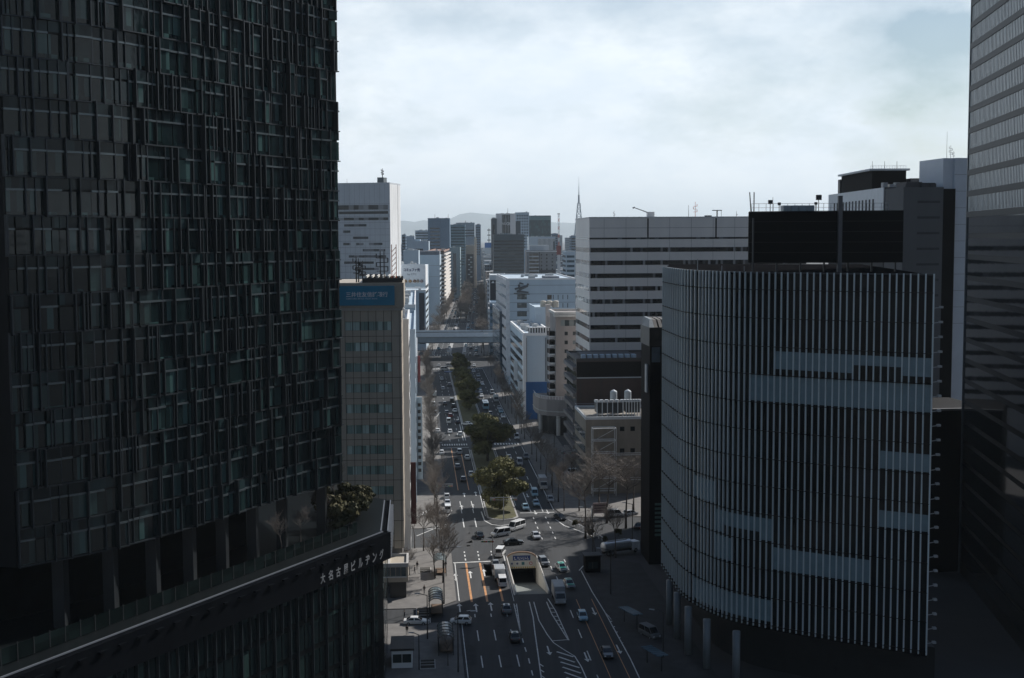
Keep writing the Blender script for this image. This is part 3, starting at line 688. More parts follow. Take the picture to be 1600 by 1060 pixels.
for i in range(1, 6): b.part('panel_joint', B(b.W + .09, b.W + .13, 1 + i * 3.8, 1.1 + i * 3.8, 0, b.H - 1), mat('soft_joint', (.22, .22, .23), .8))
b.parapet(m_lgrey, .7)
b.part('roof_house', B(b.x(588), b.x(598), 5, 12, b.H, b.H + 4.2), mat('roof_dark', (.08, .1, .11), .7)); b.mast(b.x(594), 8, 6, m_dkmetal, b.H + 4, .3, 4); b.mast(b.x(540), 6, 3.5, m_dkmetal)
# ------------------------------------------------------------------ beyond the bridge, left
b = Bld('strip_block', 'pale blue block with one dark vertical strip beyond the bridge', 'building', 600, 664.5, 455, 800, 40, ang=A2, right=True)
b.body(m_pale); b.part('dark_strip', b.face('front', b.W - 4.2, b.W - .8, 4, b.H - 1.2, -.02, .1), mat('navy_strip', (.02, .03, .05), .5)); b.bands('right', 2, 37, 4, 3.9, 9, 1.5, g_mid); b.parapet(m_white_w, .8); b.units(6, m_unit, 7)
for j in range(3): b.part('window', b.face('front', b.x(647), b.x(649.5), b.z(640, 500) - j * 6.5 + 4, b.z(640, 500) - j * 6.5 + 7), g_blue)
b = Bld('telecom_sign_block', 'pale block with a huge white advertising panel high on its front', 'building', 610, 663.5, 416, 855, 60, ang=A2, right=True)
b.body(m_pale); b.bands('right', 3, 57, 4, 4, 9, 2.2, glass('balcony_glass', (.06, .07, .08), (.5, .5, .5), 2.0, 4, .5, .2, 0)); b.units(5, m_unit, 9)
pn = b.part('advert_panel', B(b.x(628), b.W + .2, -.5, -.003, b.z(650, 443), b.z(650, 413)), mat('advert_white', (.60, .64, .68), .5, var=.05))
lettering('コミュファ光', b.x(656.5) - b.x(631), mat('advert_navy', (.02, .03, .09), .5, var=0), pn, (b.x(631), -.55, b.z(650, 424.5)), (math.pi / 2, 0, 0), .04, height=2.3, bold=.05)
lettering('by CTC', b.x(651) - b.x(637), mat('advert_grey', (.2, .22, .26), .5, var=0), pn, (b.x(637), -.55, b.z(650, 431)), (math.pi / 2, 0, 0), .04, height=1.6)
for i, (pxx, cc) in enumerate(((634, (.3, .2, .12)), (641, (.35, .22, .1)), (648, (.2, .12, .08)), (653, (.3, .25, .2)), (659, (.25, .2, .2)))):
    MB().lathe([(.02, 0), (1.0, .4), (1.2, 1.2), (.7, 1.9), (.05, 2.2)], (0, 0, 0), 8).build('advert_figure', mat('figure_%d' % i, cc, .6, var=.2), pn).location = (b.x(pxx), -.6, b.z(650, 442))
b.part('side_panel', B(b.W + .02, b.W + .5, 1, 34, b.z(650, 447), b.z(650, 415)), m_signwhite); b.part('roof_sign', B(b.x(648), b.x(657), -.3, -.003, b.z(650, 454), b.z(650, 448)), m_signwhite)
far = [  # name, label, pl, pr, top, Y, depth, wall, window, style, right; cool wall tones have distance haze mixed in
    ('blank_grey_block', 'broad blank pale grey block behind the advertising panel', 652, 687, 400, 1040, 40, m_pale, g_blue, 'dark_side', 1),
    ('square_pale_block', 'small square pale block left of the blank grey block', 630, 654, 393, 1010, 20, m_pale, g_blue, 'blank', 1),
    ('balcony_flats', 'apartment block of white balconies over brown walls down the left side', 668, 694, 393, 1180, 210, mat('flat_brown', (.28, .17, .13), .8), g_dark, 'balcony', 1),
    ('pale_teal_block', 'narrow pale teal glass block right of the balcony flats', 703, 719, 388, 1500, 60, mat('pale_teal', (.3, .4, .42), .5), g_blue, 'stripe', 1),
    ('zigzag_flats', 'beige topped flats with a zigzag of white corner windows', 728, 741, 385, 1780, 120, mat('beige_wall', (.45, .37, .3), .8), g_dark, 'dots', 1),
    ('cream_end_block', 'thin cream slab standing right of the zigzag flats', 741, 744.5, 373, 1800, 30, mat('cream_wall', (.6, .55, .47), .8), g_dark, 'blank', 1),
    ('slate_office_tower', 'slate blue tower with dark window slots on its left half', 669, 703, 342, 1620, 40, mat('slate_haze_wall', (.12, .19, .27), .6), g_dark, 'half', 1),
    ('dark_glass_office', 'dark teal glass office between the slate tower and the pale tower', 704, 727, 352, 1760, 40, mat('office_haze_teal', (.10, .20, .26), .4), g_teal, 'bands', 1),
    ('stepped_pale_tower', 'pale blue tower with three black slots near the top', 713, 742, 349, 1950, 40, mat('pale_blue_wall', (.24, .31, .37), .5), g_dark, 'top3', 1),
    ('thin_grey_tower', 'thin grey grid tower right of the three slot tower', 743, 751.5, 352, 2100, 30, mat('grid_haze_grey', (.13, .20, .28), .6), g_dark, 'grid', 1),
    ('low_pale_office', 'low pale office peeping left of the slate tower', 649, 671, 361, 1900, 40, m_pale, g_blue, 'bands', 1),
    ('black_screen_block', 'pale block with one black square screen on its front', 646, 670, 378, 1500, 30, m_pale, g_dark, 'screen', 1),
    ('tiny_grey_block', 'small plain grey block at far left by the tall grey tower', 628, 634, 368, 1700, 20, mat('grid_haze_grey', (.13, .20, .28), .6), g_dark, 'bands', 1),
    ('pair_white_block', 'small white block with black roof box left of the screen block', 635, 648, 370, 1800, 20, m_pale, g_blue, 'blank', 1),
    # right of the far street
    ('ribbed_grey_office', 'charcoal office ribbed with fine horizontal bands', 771, 819, 368, 1100, 45, mat('ribbed_haze_grey', (.09, .115, .13), .5), glass('rib_glass', (.03, .035, .04), (.10, .11, .11), 6, 2, .3, .15), 'ribs', 0),
    ('college_tower', 'white pillared tower with dark glass centre and four letters on top', 776, 806, 335, 1480, 50, m_white_w, g_dark, 'college', 0),
    ('dark_shoulder_tower', 'dark narrow shoulder attached left of the white pillared tower', 768, 776.5, 343, 1470, 40, mat('shoulder_dark', (.05, .07, .09), .5), g_dark, 'stripe', 0),
    ('white_core_tower', 'pale tower with white grid flank behind the lettered tower', 806, 827, 333, 1800, 50, m_pale, g_blue, 'grid', 0),
    ('teal_slab_tower', 'flat dark teal glass slab tower with pale top edge', 826, 861, 338, 1900, 50, mat('teal_wall', (.03, .09, .13), .3), g_teal, 'slab', 0),
    ('pinstripe_block', 'pale block of fine vertical white stripes below the teal slab', 826, 868, 371, 1500, 40, m_pale, g_blue, 'pins', 0),
    ('balcony_apartments', 'dark balconied apartments with a grey blank right half', 823, 869, 393, 1180, 40, mat('apt_grey', (.27, .27, .28), .8), g_dark, 'apart', 0),
    ('narrow_blue_block', 'narrow hazy blue block right of the teal slab', 862, 872, 366, 2100, 30, mat('grid_haze_grey', (.13, .20, .28), .6), g_dark, 'bands', 0),
    ('white_low_block', 'white low block between the crane and the banded office', 884, 899, 395, 1050, 40, m_pale, g_blue, 'bands', 0),
    ('deep_blue_block', 'hazy blue block right of the red and white crane', 892, 904, 370, 1900, 30, mat('slate_haze_wall', (.12, .19, .27), .6), g_dark, 'bands', 0),
]
for (nm, lb, pl, pr, top, Y, dep, wm, gm, st, rt) in far:
    b = Bld(nm, lb, 'tower' if 'tower' in nm else 'building', pl, pr, top, Y, dep, ang=A2, right=bool(rt)); Wd, Hh = b.W, b.H
    b.body(wm); b.parapet(wm, .8, .5, .05); b.units(4, m_unit, int(pl), 2.2)
    nfl = max(3, int((Hh - 30) / 3.9))
    side = 'right' if rt else 'left'
    if st == 'bands': b.bands('front', .8, Wd - .8, Hh - 4.2 - 3.9 * (nfl - 1), 3.9, nfl, 1.9, gm); b.bands(side, 1, dep - 1, Hh - 4.2 - 3.9 * (nfl - 1), 3.9, nfl, 1.9, gm)
    elif st == 'ribs': b.bands('front', .5, Wd - .5, Hh - 3 - 2.75 * 20, 2.75, 20, 1.25, gm, d1=.25)
    elif st == 'half':
        b.bands('front', Wd * .1, Wd * .54, Hh - 13 - 4.3 * 9, 4.3, 10, 1.6, gm); b.part('groove', b.face('front', Wd * .57, Wd * .575, 0, Hh), m_joint); b.mast(Wd * .32, 6, 6, m_dkmetal, r=.25); b.mast(Wd * .93, 6, 6, m_dkmetal, r=.25)
    elif st == 'top3': b.bands('front', Wd * .5, Wd - 1, Hh - 20, 4.2, 3, 1.6, gm); b.part('setback', b.face('front', Wd * .35, Wd * .97, 0, Hh - 24, -.02, 6), mat('pale_blue_wall', (.24, .31, .37), .5)); b.mast(Wd * .5, 5, 4, m_dkmetal, r=.4)
    elif st == 'grid': b.grid('front', 1, Wd - 1, max(2, int(Wd / 3.4)), Hh - 5 - 4 * 11, 4, 12, 2.0, 2.2, gm)
    elif st == 'screen': b.part('screen', b.face('front', Wd * .15, Wd * .62, Hh - 14.5, Hh - 8, -.02, .3), mat('screen_black', (.02, .03, .045), .4)); b.part('roof_house', B(Wd * .05, Wd * .45, 4, 12, Hh, Hh + 3), wm)
    elif st == 'dark_side':
        b.part('roof_screen', B(.3, Wd - .3, 1, dep - 2, Hh, Hh + 3.8), mat('slate_screen', (.12, .14, .17), .7)); b.bands('right', 1, dep - 1, 6, 4, 11, 2.2, gm)
        for i in range(3): b.part('panel_joint', b.face('front', 0, Wd, Hh - 8 - i * 9, Hh - 7.8 - i * 9, -.02, .03), mat('soft_joint', (.22, .22, .23), .8))
    elif st == 'balcony':
        for j in range(15):
            z = Hh - 4 - j * 3.5
            b.part('balcony', b.face('right', .0, dep, z, z + 1.3, -.02, 1.5), mat('balcony_white', (.72, .68, .63), .7)); b.part('balcony', b.face('front', 1, Wd, z, z + 1.1, -.02, 1.0), mat('balcony_white', (.72, .68, .63), .7)); b.part('window_band', b.face('front', 1, Wd - .6, z + 1.2, z + 3.2), gm); b.part('window_band', b.face('right', 1, dep - 1, z + 1.4, z + 3.2), gm)
    elif st == 'stripe': b.part('glass_strip', b.face('front', Wd * .3, Wd * .62, 4, Hh - 6), gm); b.bands(side, 1, dep - 1, 6, 4, 10, 2, gm)
    elif st == 'dots':
        b.part('dark_front', b.face('front', .5, Wd - 1, 3, Hh - 11, -.02, .05), mat('dark_flat_front', (.06, .05, .05), .7))
        for j in range(9): b.part('white_balcony', b.face('front', Wd * (.25 if j % 2 else .5), Wd * (.5 if j % 2 else .75), Hh - 16 - j * 3.4, Hh - 14.6 - j * 3.4, -.02, .9), m_white_w)
    elif st == 'college':
        b.part('glass_front', b.face('front', Wd * .28, Wd * .72, 0, Hh - .5, -.02, .12), g_dark); b.part('light_band', b.face('front', Wd * .28, Wd * .72, Hh - 27, Hh - 22, -.02, .2), mat('pale_band', (.1, .2, .27), .3))
        for i in range(6): b.part('mullion', b.face('front', Wd * (.3 + .08 * i), Wd * (.3 + .08 * i) + .35, 0, Hh, -.02, .35), m_lgrey)
        lettering('NUCB', Wd * .42, m_signwhite, b.o, (Wd * .29, -.6, Hh - 12.5), (math.pi / 2, 0, 0), .1, height=3.2); b.part('gap', b.face('front', Wd * .98, Wd * 1.25, 0, Hh - 8, -9, -.6), mat('shoulder_dark', (.05, .07, .09), .5)); b.mast(Wd * .6, 8, 7, m_dkmetal, r=.25)
    elif st == 'slab':
        b.part('glass_front', b.face('front', .6, Wd - .6, 0, Hh - 6.2, -.02, .15), g_teal); b.part('top_strip', b.face('front', .3, Wd - .3, Hh - 5.8, Hh - .4, -.02, .1), mat('teal_top', (.10, .19, .21), .5))
    elif st == 'pins':
        b.part('dark_front', b.face('front', Wd * .35, Wd - .5, 0, Hh - 2, -.02, .05), mat('blue_front', (.12, .17, .2), .5))
        for i in range(13): x = Wd * .37 + i * Wd * .047; b.part('white_fin', b.face('front', x, x + .7, 0, Hh - 1.5, -.02, .5), m_white_w)
        b.part('black_slot', b.face('front', Wd - 2.2, Wd - 1.4, 0, Hh - 5, -.02, .55), m_black)
    elif st == 'apart':
        for j in range(11):
            z = Hh - 4.2 - j * 3.3; b.part('window_band', b.face('front', 2.5, Wd * .4, z, z + 2.2), gm); b.part('balcony', b.face('front', 2, Wd * .42, z - 1.1, z - .1, -.02, .8), m_lgrey)
            for q in (.5, .68, .87): b.part('window', b.face('front', Wd * q - .7, Wd * q + .7, z + .2, z + 1.7), gm)
        b.part('dark_half', b.face('front', Wd * .44, Wd - 1, 0, Hh - 17, -.02, .04), mat('brown_half', (.07, .07, .075), .7)); b.part('groove', b.face('front', Wd * .42, Wd * .44, 0, Hh), m_black); b.part('roof_house', B(3, Wd * .75, 4, 20, Hh, Hh + 5.5), m_lgrey); b.part('roof_edge', B(-.6, Wd + .6, -.8, 1, Hh - .6, Hh + .2), m_white_w)
# blue roof sign far down the street
b = Bld('sign_topped_block', 'tiny block carrying a bright blue roof sign at the street end', 'building', 757, 768, 388, 2000, 30, ang=A2); b.body(m_lgrey); b.parapet(m_lgrey); b.grid('front', .5, b.W - .5, 3, 4, 3.6, 12, 1.6, 1.8, g_dark)
b.part('roof_sign', B(.5, b.W - .5, -.4, 0, b.H + .5, b.H + 8.5), mat('roof_sign_blue', (.03, .15, .42), .4)); b.part('sign_frame', B(.6, b.W - .6, .01, .6, b.H - .1, b.H + 8), m_dkmetal)
# ------------------------------------------------------------------ right side of the street, near to far
# black slab beside the round building
b = Bld('black_slab_block', 'black windowless slab with a sloped slatted roof edge by the round building', 'building', 1016, 1052, 512, 270, 10.5)
b.body(m_black); k = MB()
for i in range(5): k.frustum([(1 + i * 1.05, .2, b.H), (1.7 + i * 1.05, .2, b.H), (1.7 + i * 1.05, 9, b.H), (1 + i * 1.05, 9, b.H)], [(1 + i * 1.05, 2.6, b.H + 1.5), (1.7 + i * 1.05, 2.6, b.H + 1.5), (1.7 + i * 1.05, 9, b.H + 1.7), (1 + i * 1.05, 9, b.H + 1.7)])
b.part('roof_slat', k, mat('rusty_slats', (.12, .11, .10), .7)); b.part('roof_flash', MB().frustum([(-.2, -.2, b.H), (.9, -.2, b.H), (.9, 9, b.H), (-.2, 9, b.H)], [(.3, 2.4, b.H + 1.6), (.9, 2.4, b.H + 1.6), (.9, 9, b.H + 1.8), (.3, 9, b.H + 1.8)]), mat('flashing', (.2, .23, .25), .6))
b.part('parapet', B(-.15, b.W, -.15, 10.6, b.H - 4, b.H - .003), mat('black_cap', (.015, .015, .016), .5)); b.part('window', b.face('front', .4, 2.2, b.H - 7.4, b.H - 4.2), mat('pale_pane', (.12, .16, .19), .3)); b.part('vertical_sign', B(-.55, -.2, 1, 3, b.H - 14, b.H - 8), mat('pale_sign', (.35, .38, .4), .5))
for i in range(8): b.part('sign_bar', b.face('front', 1.2, 2.9, 6.2 + i * .95, 6.65 + i * .95, -.02, .2), mat('green_bar', (.10, .20, .18), .4))
# beige block with scaffold and tanks
b = Bld('tank_roof_block', 'beige block with roof tanks and a steel scaffold on its street corner', 'building', 915, 1030, 655, 345, 24)
b.body(mat('beige_render', (.24, .215, .18), .85, var=.2, scale=.3, streak=.3)); b.bands('left', 1, 23, 3, 4, 4, 2.2, g_mid); b.parapet(m_lgrey, .5)
for i in range(4): b.part('window', b.face('front', b.x(969 + i * 16.5), b.x(976 + i * 16.5), b.z(970, 674), b.z(970, 667)), g_dark); b.part('window', b.face('front', b.x(969 + i * 16.5), b.x(976 + i * 16.5), b.z(970, 709), b.z(970, 701)), g_dark)
k = MB()
for z in (1.1, .6):
    for (a, c) in (((0, 0), (b.W, 0)), ((0, 0), (0, 24)), ((0, 24), (b.W, 24))): k.tube((a[0] + .1, a[1] + .1, b.H + z), (c[0] - (.1 if c[0] else -.1), c[1] + .1, b.H + z), .05, n=4)
for i in range(16): k.tube((i * b.W / 16 + .1, .1, b.H), (i * b.W / 16 + .1, .1, b.H + 1.15), .05, n=4)
b.part('railing', k, m_metal)
for (px0, px1) in ((936, 977), (982, 1004)):
    x0, x1 = b.x(px0, 640), b.x(px1, 640); k = B(x0, x1, 4, 9, b.H + 1, b.H + 3.7); k.box(x0 - .2, x1 + .2, 3.8, 9.2, b.H + 3.7, b.H + 3.9); b.part('cooling_unit', k, mat('cooler_dark', (.03, .035, .04), .5))
    k = MB()
    for i in range(6): a = x0 + (x1 - x0) * i / 5; k.box(a - .12, a + .12, 3.7, 3.95, b.H, b.H + 4.2); k.tube((a, 5.5, b.H + 3.9), (a, 5.5, b.H + 4.5), .55, n=10)
    b.part('cooling_frame', k, m_lgrey)
for px_ in (971, 994):
    x = b.x(px_, 620); k = MB().lathe([(1.0, 0), (1.0, 2.2), (.8, 2.5), (.3, 2.75), (.1, 2.9)], (x, 14, b.H + 3.4), 14); 
    t_ = b.part('water_tank', k, mat('tank_white', (.5, .55, .57), .5, var=.15, scale=1), ); k = MB()
    for q in (-.8, .8): k.tube((x + q, 13.4, b.H - .05), (x + q, 13.4, b.H + 3.4), .09, n=5); k.tube((x + q, 14.6, b.H - .05), (x + q, 14.6, b.H + 3.4), .09, n=5)
    k.build('tank_legs', m_metal, t_)
k = MB(); xs_ = [b.x(924, 665), b.x(960, 665)]
for x in xs_ + [b.x(1003, 700)]:
    for y in (-3.2, -.3): k.tube((x, y, 0), (x, y, b.H + (-2.2 if x < b.x(970) else -9.5)), .13, n=5)
for j in range(6):
    z = b.H - 2.2 - j * 3.4
    for y in (-3.2, -.3): k.tube((xs_[0], y, z), (xs_[1], y, z), .16, n=5)
    for x in xs_: k.tube((x, -3.2, z), (x, -.3, z), .12, n=5)
    if j < 5: k.tube((xs_[0], -3.2, z - 3.4), (xs_[1], -3.2, z), .08, n=5)
for j in range(3):
    z = b.H - 9.5 - j * 3.4
    for y in (-3.2, -.3): k.tube((xs_[1], y, z), (b.x(1003, 700), y, z), .11, n=5)
b.part('scaffold', k, mat('scaffold_steel', (.55, .56, .56), .5, .1))
# brown tiled block
b = Bld('brown_tile_block', 'dark brown tiled block with a roof plant deck and balcony edge', 'building', 901, 1030, 563, 378, 26)
b.body(m_brown); k = b.parapet(mat('dark_cap', (.05, .045, .042), .6), .5, .4, .15)
for i in range(5): b.part('panel_joint', b.face('front', i * 6.2 + 1, i * 6.2 + 1.12, 0, b.H, -.02, .03), m_joint)
b.part('ledge', b.face('front', 0, b.W, b.z(950, 591), b.z(950, 589.5), -.02, .25), m_lgrey); b.part('dark_band', b.face('front', 0, b.W, b.z(950, 589), b.H - .6, -.02, .05), m_black)
for j in range(8): b.part('balcony', b.face('left', .5, 25, 3.2 + j * 3.9, 4.3 + j * 3.9, -.02, 1.1), mat('balcony_taupe', (.2, .18, .17), .7)); b.part('window_band', b.face('left', 1, 25, 4.5 + j * 3.9, 6.6 + j * 3.9), g_dark)
b.part('roof_unit', B(b.x(915), b.x(998), 8, 20, b.H, b.H + .8), mat('unit_dark', (.06, .06, .065), .6))
for i in range(9): b.part('roof_unit', B(b.x(912 + i * 10), b.x(918 + i * 10), 4, 7, b.H, b.H + 1.1), m_pale)
# banded grey office
b = Bld('banded_office', 'broad grey office block ringed by dark ribbon windows', 'office block', 921, 1260, 340.5, 412, 36)
Wd, H = b.W, b.H; b.body(m_office)
st_ = (b.z(921, 391) - b.z(921, 552)) / 8
zt = b.z(921, 394.5)
b.part('window_band', b.face('front', 0, Wd, b.z(921, 374.5), b.z(921, 371.7), -.02, .05), g_dark); b.part('window_band', b.face('left', .2, 35.8, b.z(921, 374), b.z(921, 371.7), -.02, .05), g_dark)
for j in range(13):
    z = zt - j * st_
    b.part('window_band', b.face('front', .3, Wd, z, z + st_ * .35, -.02, .06), glass('office_ribbon', (.010, .012, .014), (.30, .30, .30), .82, 4.2, .16, .07, .02, bars=.08)); b.part('window_band', b.face('left', .3, 35.7, z, z + st_ * .35, -.02, .06), glass('office_ribbon2', (.02, .022, .024), (.5, .5, .48), 3.1, 4.2, .45, .07, .02, bars=.1))
for i in range(14): b.part('panel_joint', b.face('front', 4.7 + i * 7.1, 4.78 + i * 7.1, 0, H, -.02, .025), mat('faint_joint', (.17, .165, .165), .6))
for px_ in (1011, 1117): b.part('slot', b.face('front', b.x(px_), b.x(px_ + 2.2), b.z(px_, 372), H - .3, -.02, .05), m_black)
b.part('panel_joint', b.face('front', 0, Wd, b.z(921, 357), b.z(921, 356.5), -.02, .025), mat('faint_joint', (.17, .165, .165), .6)); b.parapet(mat('cap_light', (.55, .55, .55), .4, .2), .25, .6, .08)
x = b.x(1021, 330); k = B(x - 1.1, x + 1.1, 4, 6.4, H + .2, H + 1.9); k.box(x - .8, x + .8, 4.3, 6, H - .1, H + .25); cr_ = b.part('gondola_crane', k, m_lgrey); MB().tube((x - 1, 5, H + 1.7), (x - 5.4, 5, H + 3.3), .2, .16, 6).build('boom', m_metal, cr_); MB().tube((x - 5.2, 5, H + 3.4), (x - 5.9, 5, H + 3.1), .28, n=6).build('boom_head', m_metal, cr_)
for px_, h, kd in ((1082, 4, 0), (1092.5, 5, 3), (964, 2.2, 2), (1158, 2, 1)): b.mast(b.x(px_, 335), 6, h, m_rustred if px_ == 1092.5 else m_metal, H + .1, .1, kd)
k = MB(); x = b.x(1119, 335); k.box(x, x + 3.1, 5, 6, H + 2.2, H + 2.45); k.tube((x + 1.6, 5.5, H), (x + 1.6, 5.5, H + 2.3), .22); k.tube((x + 3, 5.5, H), (x + 3, 5.5, H + 2.3), .06); k.box(x - 2.5, x - .3, 5, 6, H, H + .7); b.part('roof_frame', k, m_dkmetal)
# beige tower with escape stair, on a curved podium
b = Bld('beige_stair_tower', 'taupe tower with one window column and open escape stair above a curved podium', 'building', 868, 925, 491, 458, 20)
b.body(m_taupe); b.parapet(m_concrete, .7, .4, .5); b.part('roof_slab', B(-.5, b.W + .5, -1.3, 4, b.H - 1.0, b.H - .3), m_concrete)
for j in range(11):
    z = b.z(884, 519) - 1.2 - j * 3.2
    b.part('window', b.face('front', b.x(882), b.x(887), z, z + 1.3), g_dark); b.part('window', b.face('front', b.x(895), b.x(900), z, z + 1.3), g_dark); b.part('stair_landing', B(-2.3, -.06, .4, 7, z - .6, z - .35), m_lgrey); b.part('stair_wall', B(-2.3, -.06, 2.2, 7, z - .3, z + 1.2), m_black)
k = MB()
for y in (.5, 6.8): k.box(-2.5, -2.25, y, y + .25, 0, b.H - 1)
b.part('stair_post', k, m_taupe)
b.part('window_band', b.face('front', b.x(876), b.W - .5, b.H - 4.3, b.H - 2.2), g_mid)
x0 = -6.5; cur = [(14, -10.0), (4, -9.9), (0, -9), (-4, -6.6), (-6.4, -2.6), (-7.2, 3), (-7.2, 12), (14, 12)]
pdm = thing('curved_podium', 'rounded taupe podium with a railed deck at the foot of the stair tower', 'building', b.o.location, b.o.rotation_euler.z)
zp = 70 - 450 * (626 - 372) / 2000
MB().prism(cur, 7.0, zp).build('wall', m_taupe, pdm); MB().prism([(a * .985, c * .97 - .1) for a, c in cur], zp - 4.4, zp - 2.2).build('window_band', g_mid, pdm)
MB().prism([(a * 1.01, c * 1.025) for a, c in cur], zp - 4.4, zp - 4.1).build('sill', m_concrete, pdm)
MB().prism([(a * .8, c * .8 + .5) for a, c in cur], 0, 7).build('shopfront', mat('shop_dark', (.02, .022, .024), .3), pdm)
for a, c in ((0, -8), (-5.8, -2.5), (8, -9)): MB().tube((a, c, 0), (a, c, 7.1), .7, n=10).build('column', m_concrete, pdm)
k = MB()
for (a, c), (a2, c2) in zip(cur[:6], cur[1:7]):
    k.tube((a * .97, c * .97, zp + 1.1), (a2 * .97, c2 * .97, zp + 1.1), .06, n=4)
    for q in range(4): t = q / 4; k.tube(((a + (a2 - a) * t) * .97, (c + (c2 - c) * t) * .97, zp), ((a + (a2 - a) * t) * .97, (c + (c2 - c) * t) * .97, zp + 1.1), .05, n=4)
k.build('railing', m_white_w, pdm)
# white block with the blue sheet
b = Bld('blue_sheet_block', 'white banded block with blue sheeting over its lower front wall', 'building', 818, 866, 524, 490, 72)
b.body(m_pale); b.parapet(m_white_w, .8, .6); H = b.H
for j in range(8): b.part('window_band', b.face('left', 4, 71, H - 5 - j * 3.75, H - 2.9 - j * 3.75), g_dark)
b.part('white_edge', B(-.3, .9, -.3, 3.5, 0, H - .003), m_white_w)
b.part('blue_sheet', b.face('front', b.x(821), b.W, 0, b.z(830, 597), -.02, .35), mat('blue_sheet', (.012, .085, .24), .6, var=.12, scale=.4, streak=.3)); b.part('downpipe', b.face('front', b.x(852), b.x(853.2), b.z(830, 596), H - 1, -.02, .2), m_joint); b.part('groove', b.face('front', b.x(822), b.x(822.8), b.z(830, 597), H - 1, -.02, .04), m_joint)
k = MB()
for i in range(8): x = b.x(827 + i * 4.2); k.box(x, x + .5, 1.2, 1.8, H - .02, H + 2.7)
k.box(b.x(826), b.x(860), 1.8, 2.1, H - .02, H + 2.6, 1); k.box(b.x(826), b.x(860), .9, 1.9, H + 2.7, H + 2.95)
b.part('roof_screen', k, [m_white_w, m_dkmetal]); b.units(10, m_unit, 21, 2.0, (1, b.W - 2, 8, 60))
k = B(-1.8, -.1, 8, 8.4, 5, 14); b.part('vertical_sign', k, m_signwhite); k = B(-1.7, -.1, 30, 30.4, 12, 20); b.part('vertical_sign', k, m_signwhite)
# department store
b = Bld('department_store', 'pale blue department store with a brushed emblem high on its front', 'store', 793, 899, 437, 610, 80)
b.body(m_pale); b.parapet(m_white_w, .5, .5); H = b.H
b.part('white_edge', B(-.8, .9, -.2, 79, 4, H - .05), mat('pale_edge', (.6, .62, .64), .6)); b.bands('left', 3, 76, 6, 5, 9, 1.4, g_blue, d1=.95)
for i in range(6): b.part('panel_joint', b.face('front', 1, b.W, b.z(820, 446.5 + i * 13.4), b.z(820, 445.9 + i * 13.4), -.02, .04), mat('blue_joint', (.16, .2, .24), .7))
for i in range(4): b.part('window_band', b.face('front', b.x(808), b.x(823), b.z(815, 468 + i * 13.3), b.z(815, 460.3 + i * 13.3), -.02, .07), g_mid)
k = MB()
for (x0_, z0_, x1_, z1_, wd) in ((-3.6, 2.2, 3.4, 4.2, .55), (-1.5, 4.8, -.6, .4, .6), (3.2, 4.0, -2.6, .9, .6), (-2.6, .9, 3.6, .3, .6), (-1.2, 5.6, 1.0, 5.0, .5), (3.6, 5.2, 2.4, 3.6, .5), (-4.2, -.3, 4.2, -.7, .35)): k.tube((x0_, 0, z0_), (x1_, 0, z1_), wd, wd * .6, 8)
e_ = k.build('emblem', mat('emblem_grey', (.09, .10, .11), .5), b.o); e_.location = (b.x(815), -.35, b.z(815, 458)); e_.scale = (.9, .4, .85)
for j in range(3):
    for q in range(4): b.part('slit', b.face('front', b.x(864 + q * 7.5), b.x(865 + q * 7.5), b.z(870, 468 + j * 13), b.z(870, 461 + j * 13)), m_dkmetal)
b.part('window', b.face('front', b.x(855), b.x(862), b.z(870, 468), b.z(870, 461)), g_dark)
b.part('roof_house', B(b.x(853), b.x(875), 3, 20, H, H + 1.2), mat('slate_screen', (.12, .14, .17), .7)); b.units(8, m_unit, 23, 1.2)
b = Bld('tan_tank_block', 'pale block with three cream tanks on its roof below the emblem store', 'building', 836, 862, 482, 545, 30); b.body(m_pale); b.parapet(m_pale, .5)
b.bands('left', 2, 26, 4, 3.8, 8, 1.5, g_blue)
for i in range(3): b.part('water_tank', MB().lathe([(1.3, 0), (1.3, 2.6), (1.1, 2.8), (.2, 3.0)], (4.0 + i * 2.7, 6, b.H), 12), mat('cream_tank', (.5, .46, .38), .6))
b.part('pink_flue', B(4.4, 6.6, -.3, 2, b.H - 8, b.H + 1.5), mat('pinkish_flue', (.45, .40, .37), .7))
# glass corner and its neighbour behind the bridge
b = Bld('blue_glass_corner', 'blue grey glass corner building at the right end of the bridge', 'building', 780, 796, 486, 640, 60, ang=A1)
b.body(mat('slate_glass', (.08, .11, .14), .2)); b.bands('front', .4, b.W - .4, 3, 3.6, 8, 2.2, g_blue); b.bands('left', .5, 59, 3, 3.6, 8, 2.2, g_blue); b.parapet(m_lgrey, .5)
b = Bld('banded_blue_block', 'blue grey block with pale floor bands behind the bridge', 'building', 765, 786, 474, 765, 26, ang=A2)
b.body(mat('slate_haze_wall', (.12, .19, .27), .6)); b.bands('front', .3, b.W - .3, b.H - 4 - 3.9 * 7, 3.9, 8, 2.0, g_blue); b.bands('left', .5, 25, b.H - 4 - 3.9 * 7, 3.9, 8, 2.0, g_blue); b.parapet(m_pale, .5)
b = Bld('black_advert_block', 'block faced by a black hoarding lettered in white', 'building', 765, 790, 431, 800, 40, ang=A2)
b.body(m_lgrey); b.parapet(m_lgrey, .4); pn = b.part('hoarding', b.face('front', .2, b.x(787), 12, b.z(775, 438), -.02, .5), mat('hoarding_navy', (.010, .012, .022), .5))
k = MB(); k.poly([(.9, -.53, b.z(775, 442.5)), (2.9, -.53, b.z(775, 442.5)), (2.1, -.53, b.z(775, 439.2))]); k.build('triangle_mark', m_signwhite, pn); lettering('ADVAN', b.x(786) - 3.6, m_signwhite, pn, (3.6, -.54, b.z(775, 442.5)), (math.pi / 2, 0, 0), .03, height=1.15)
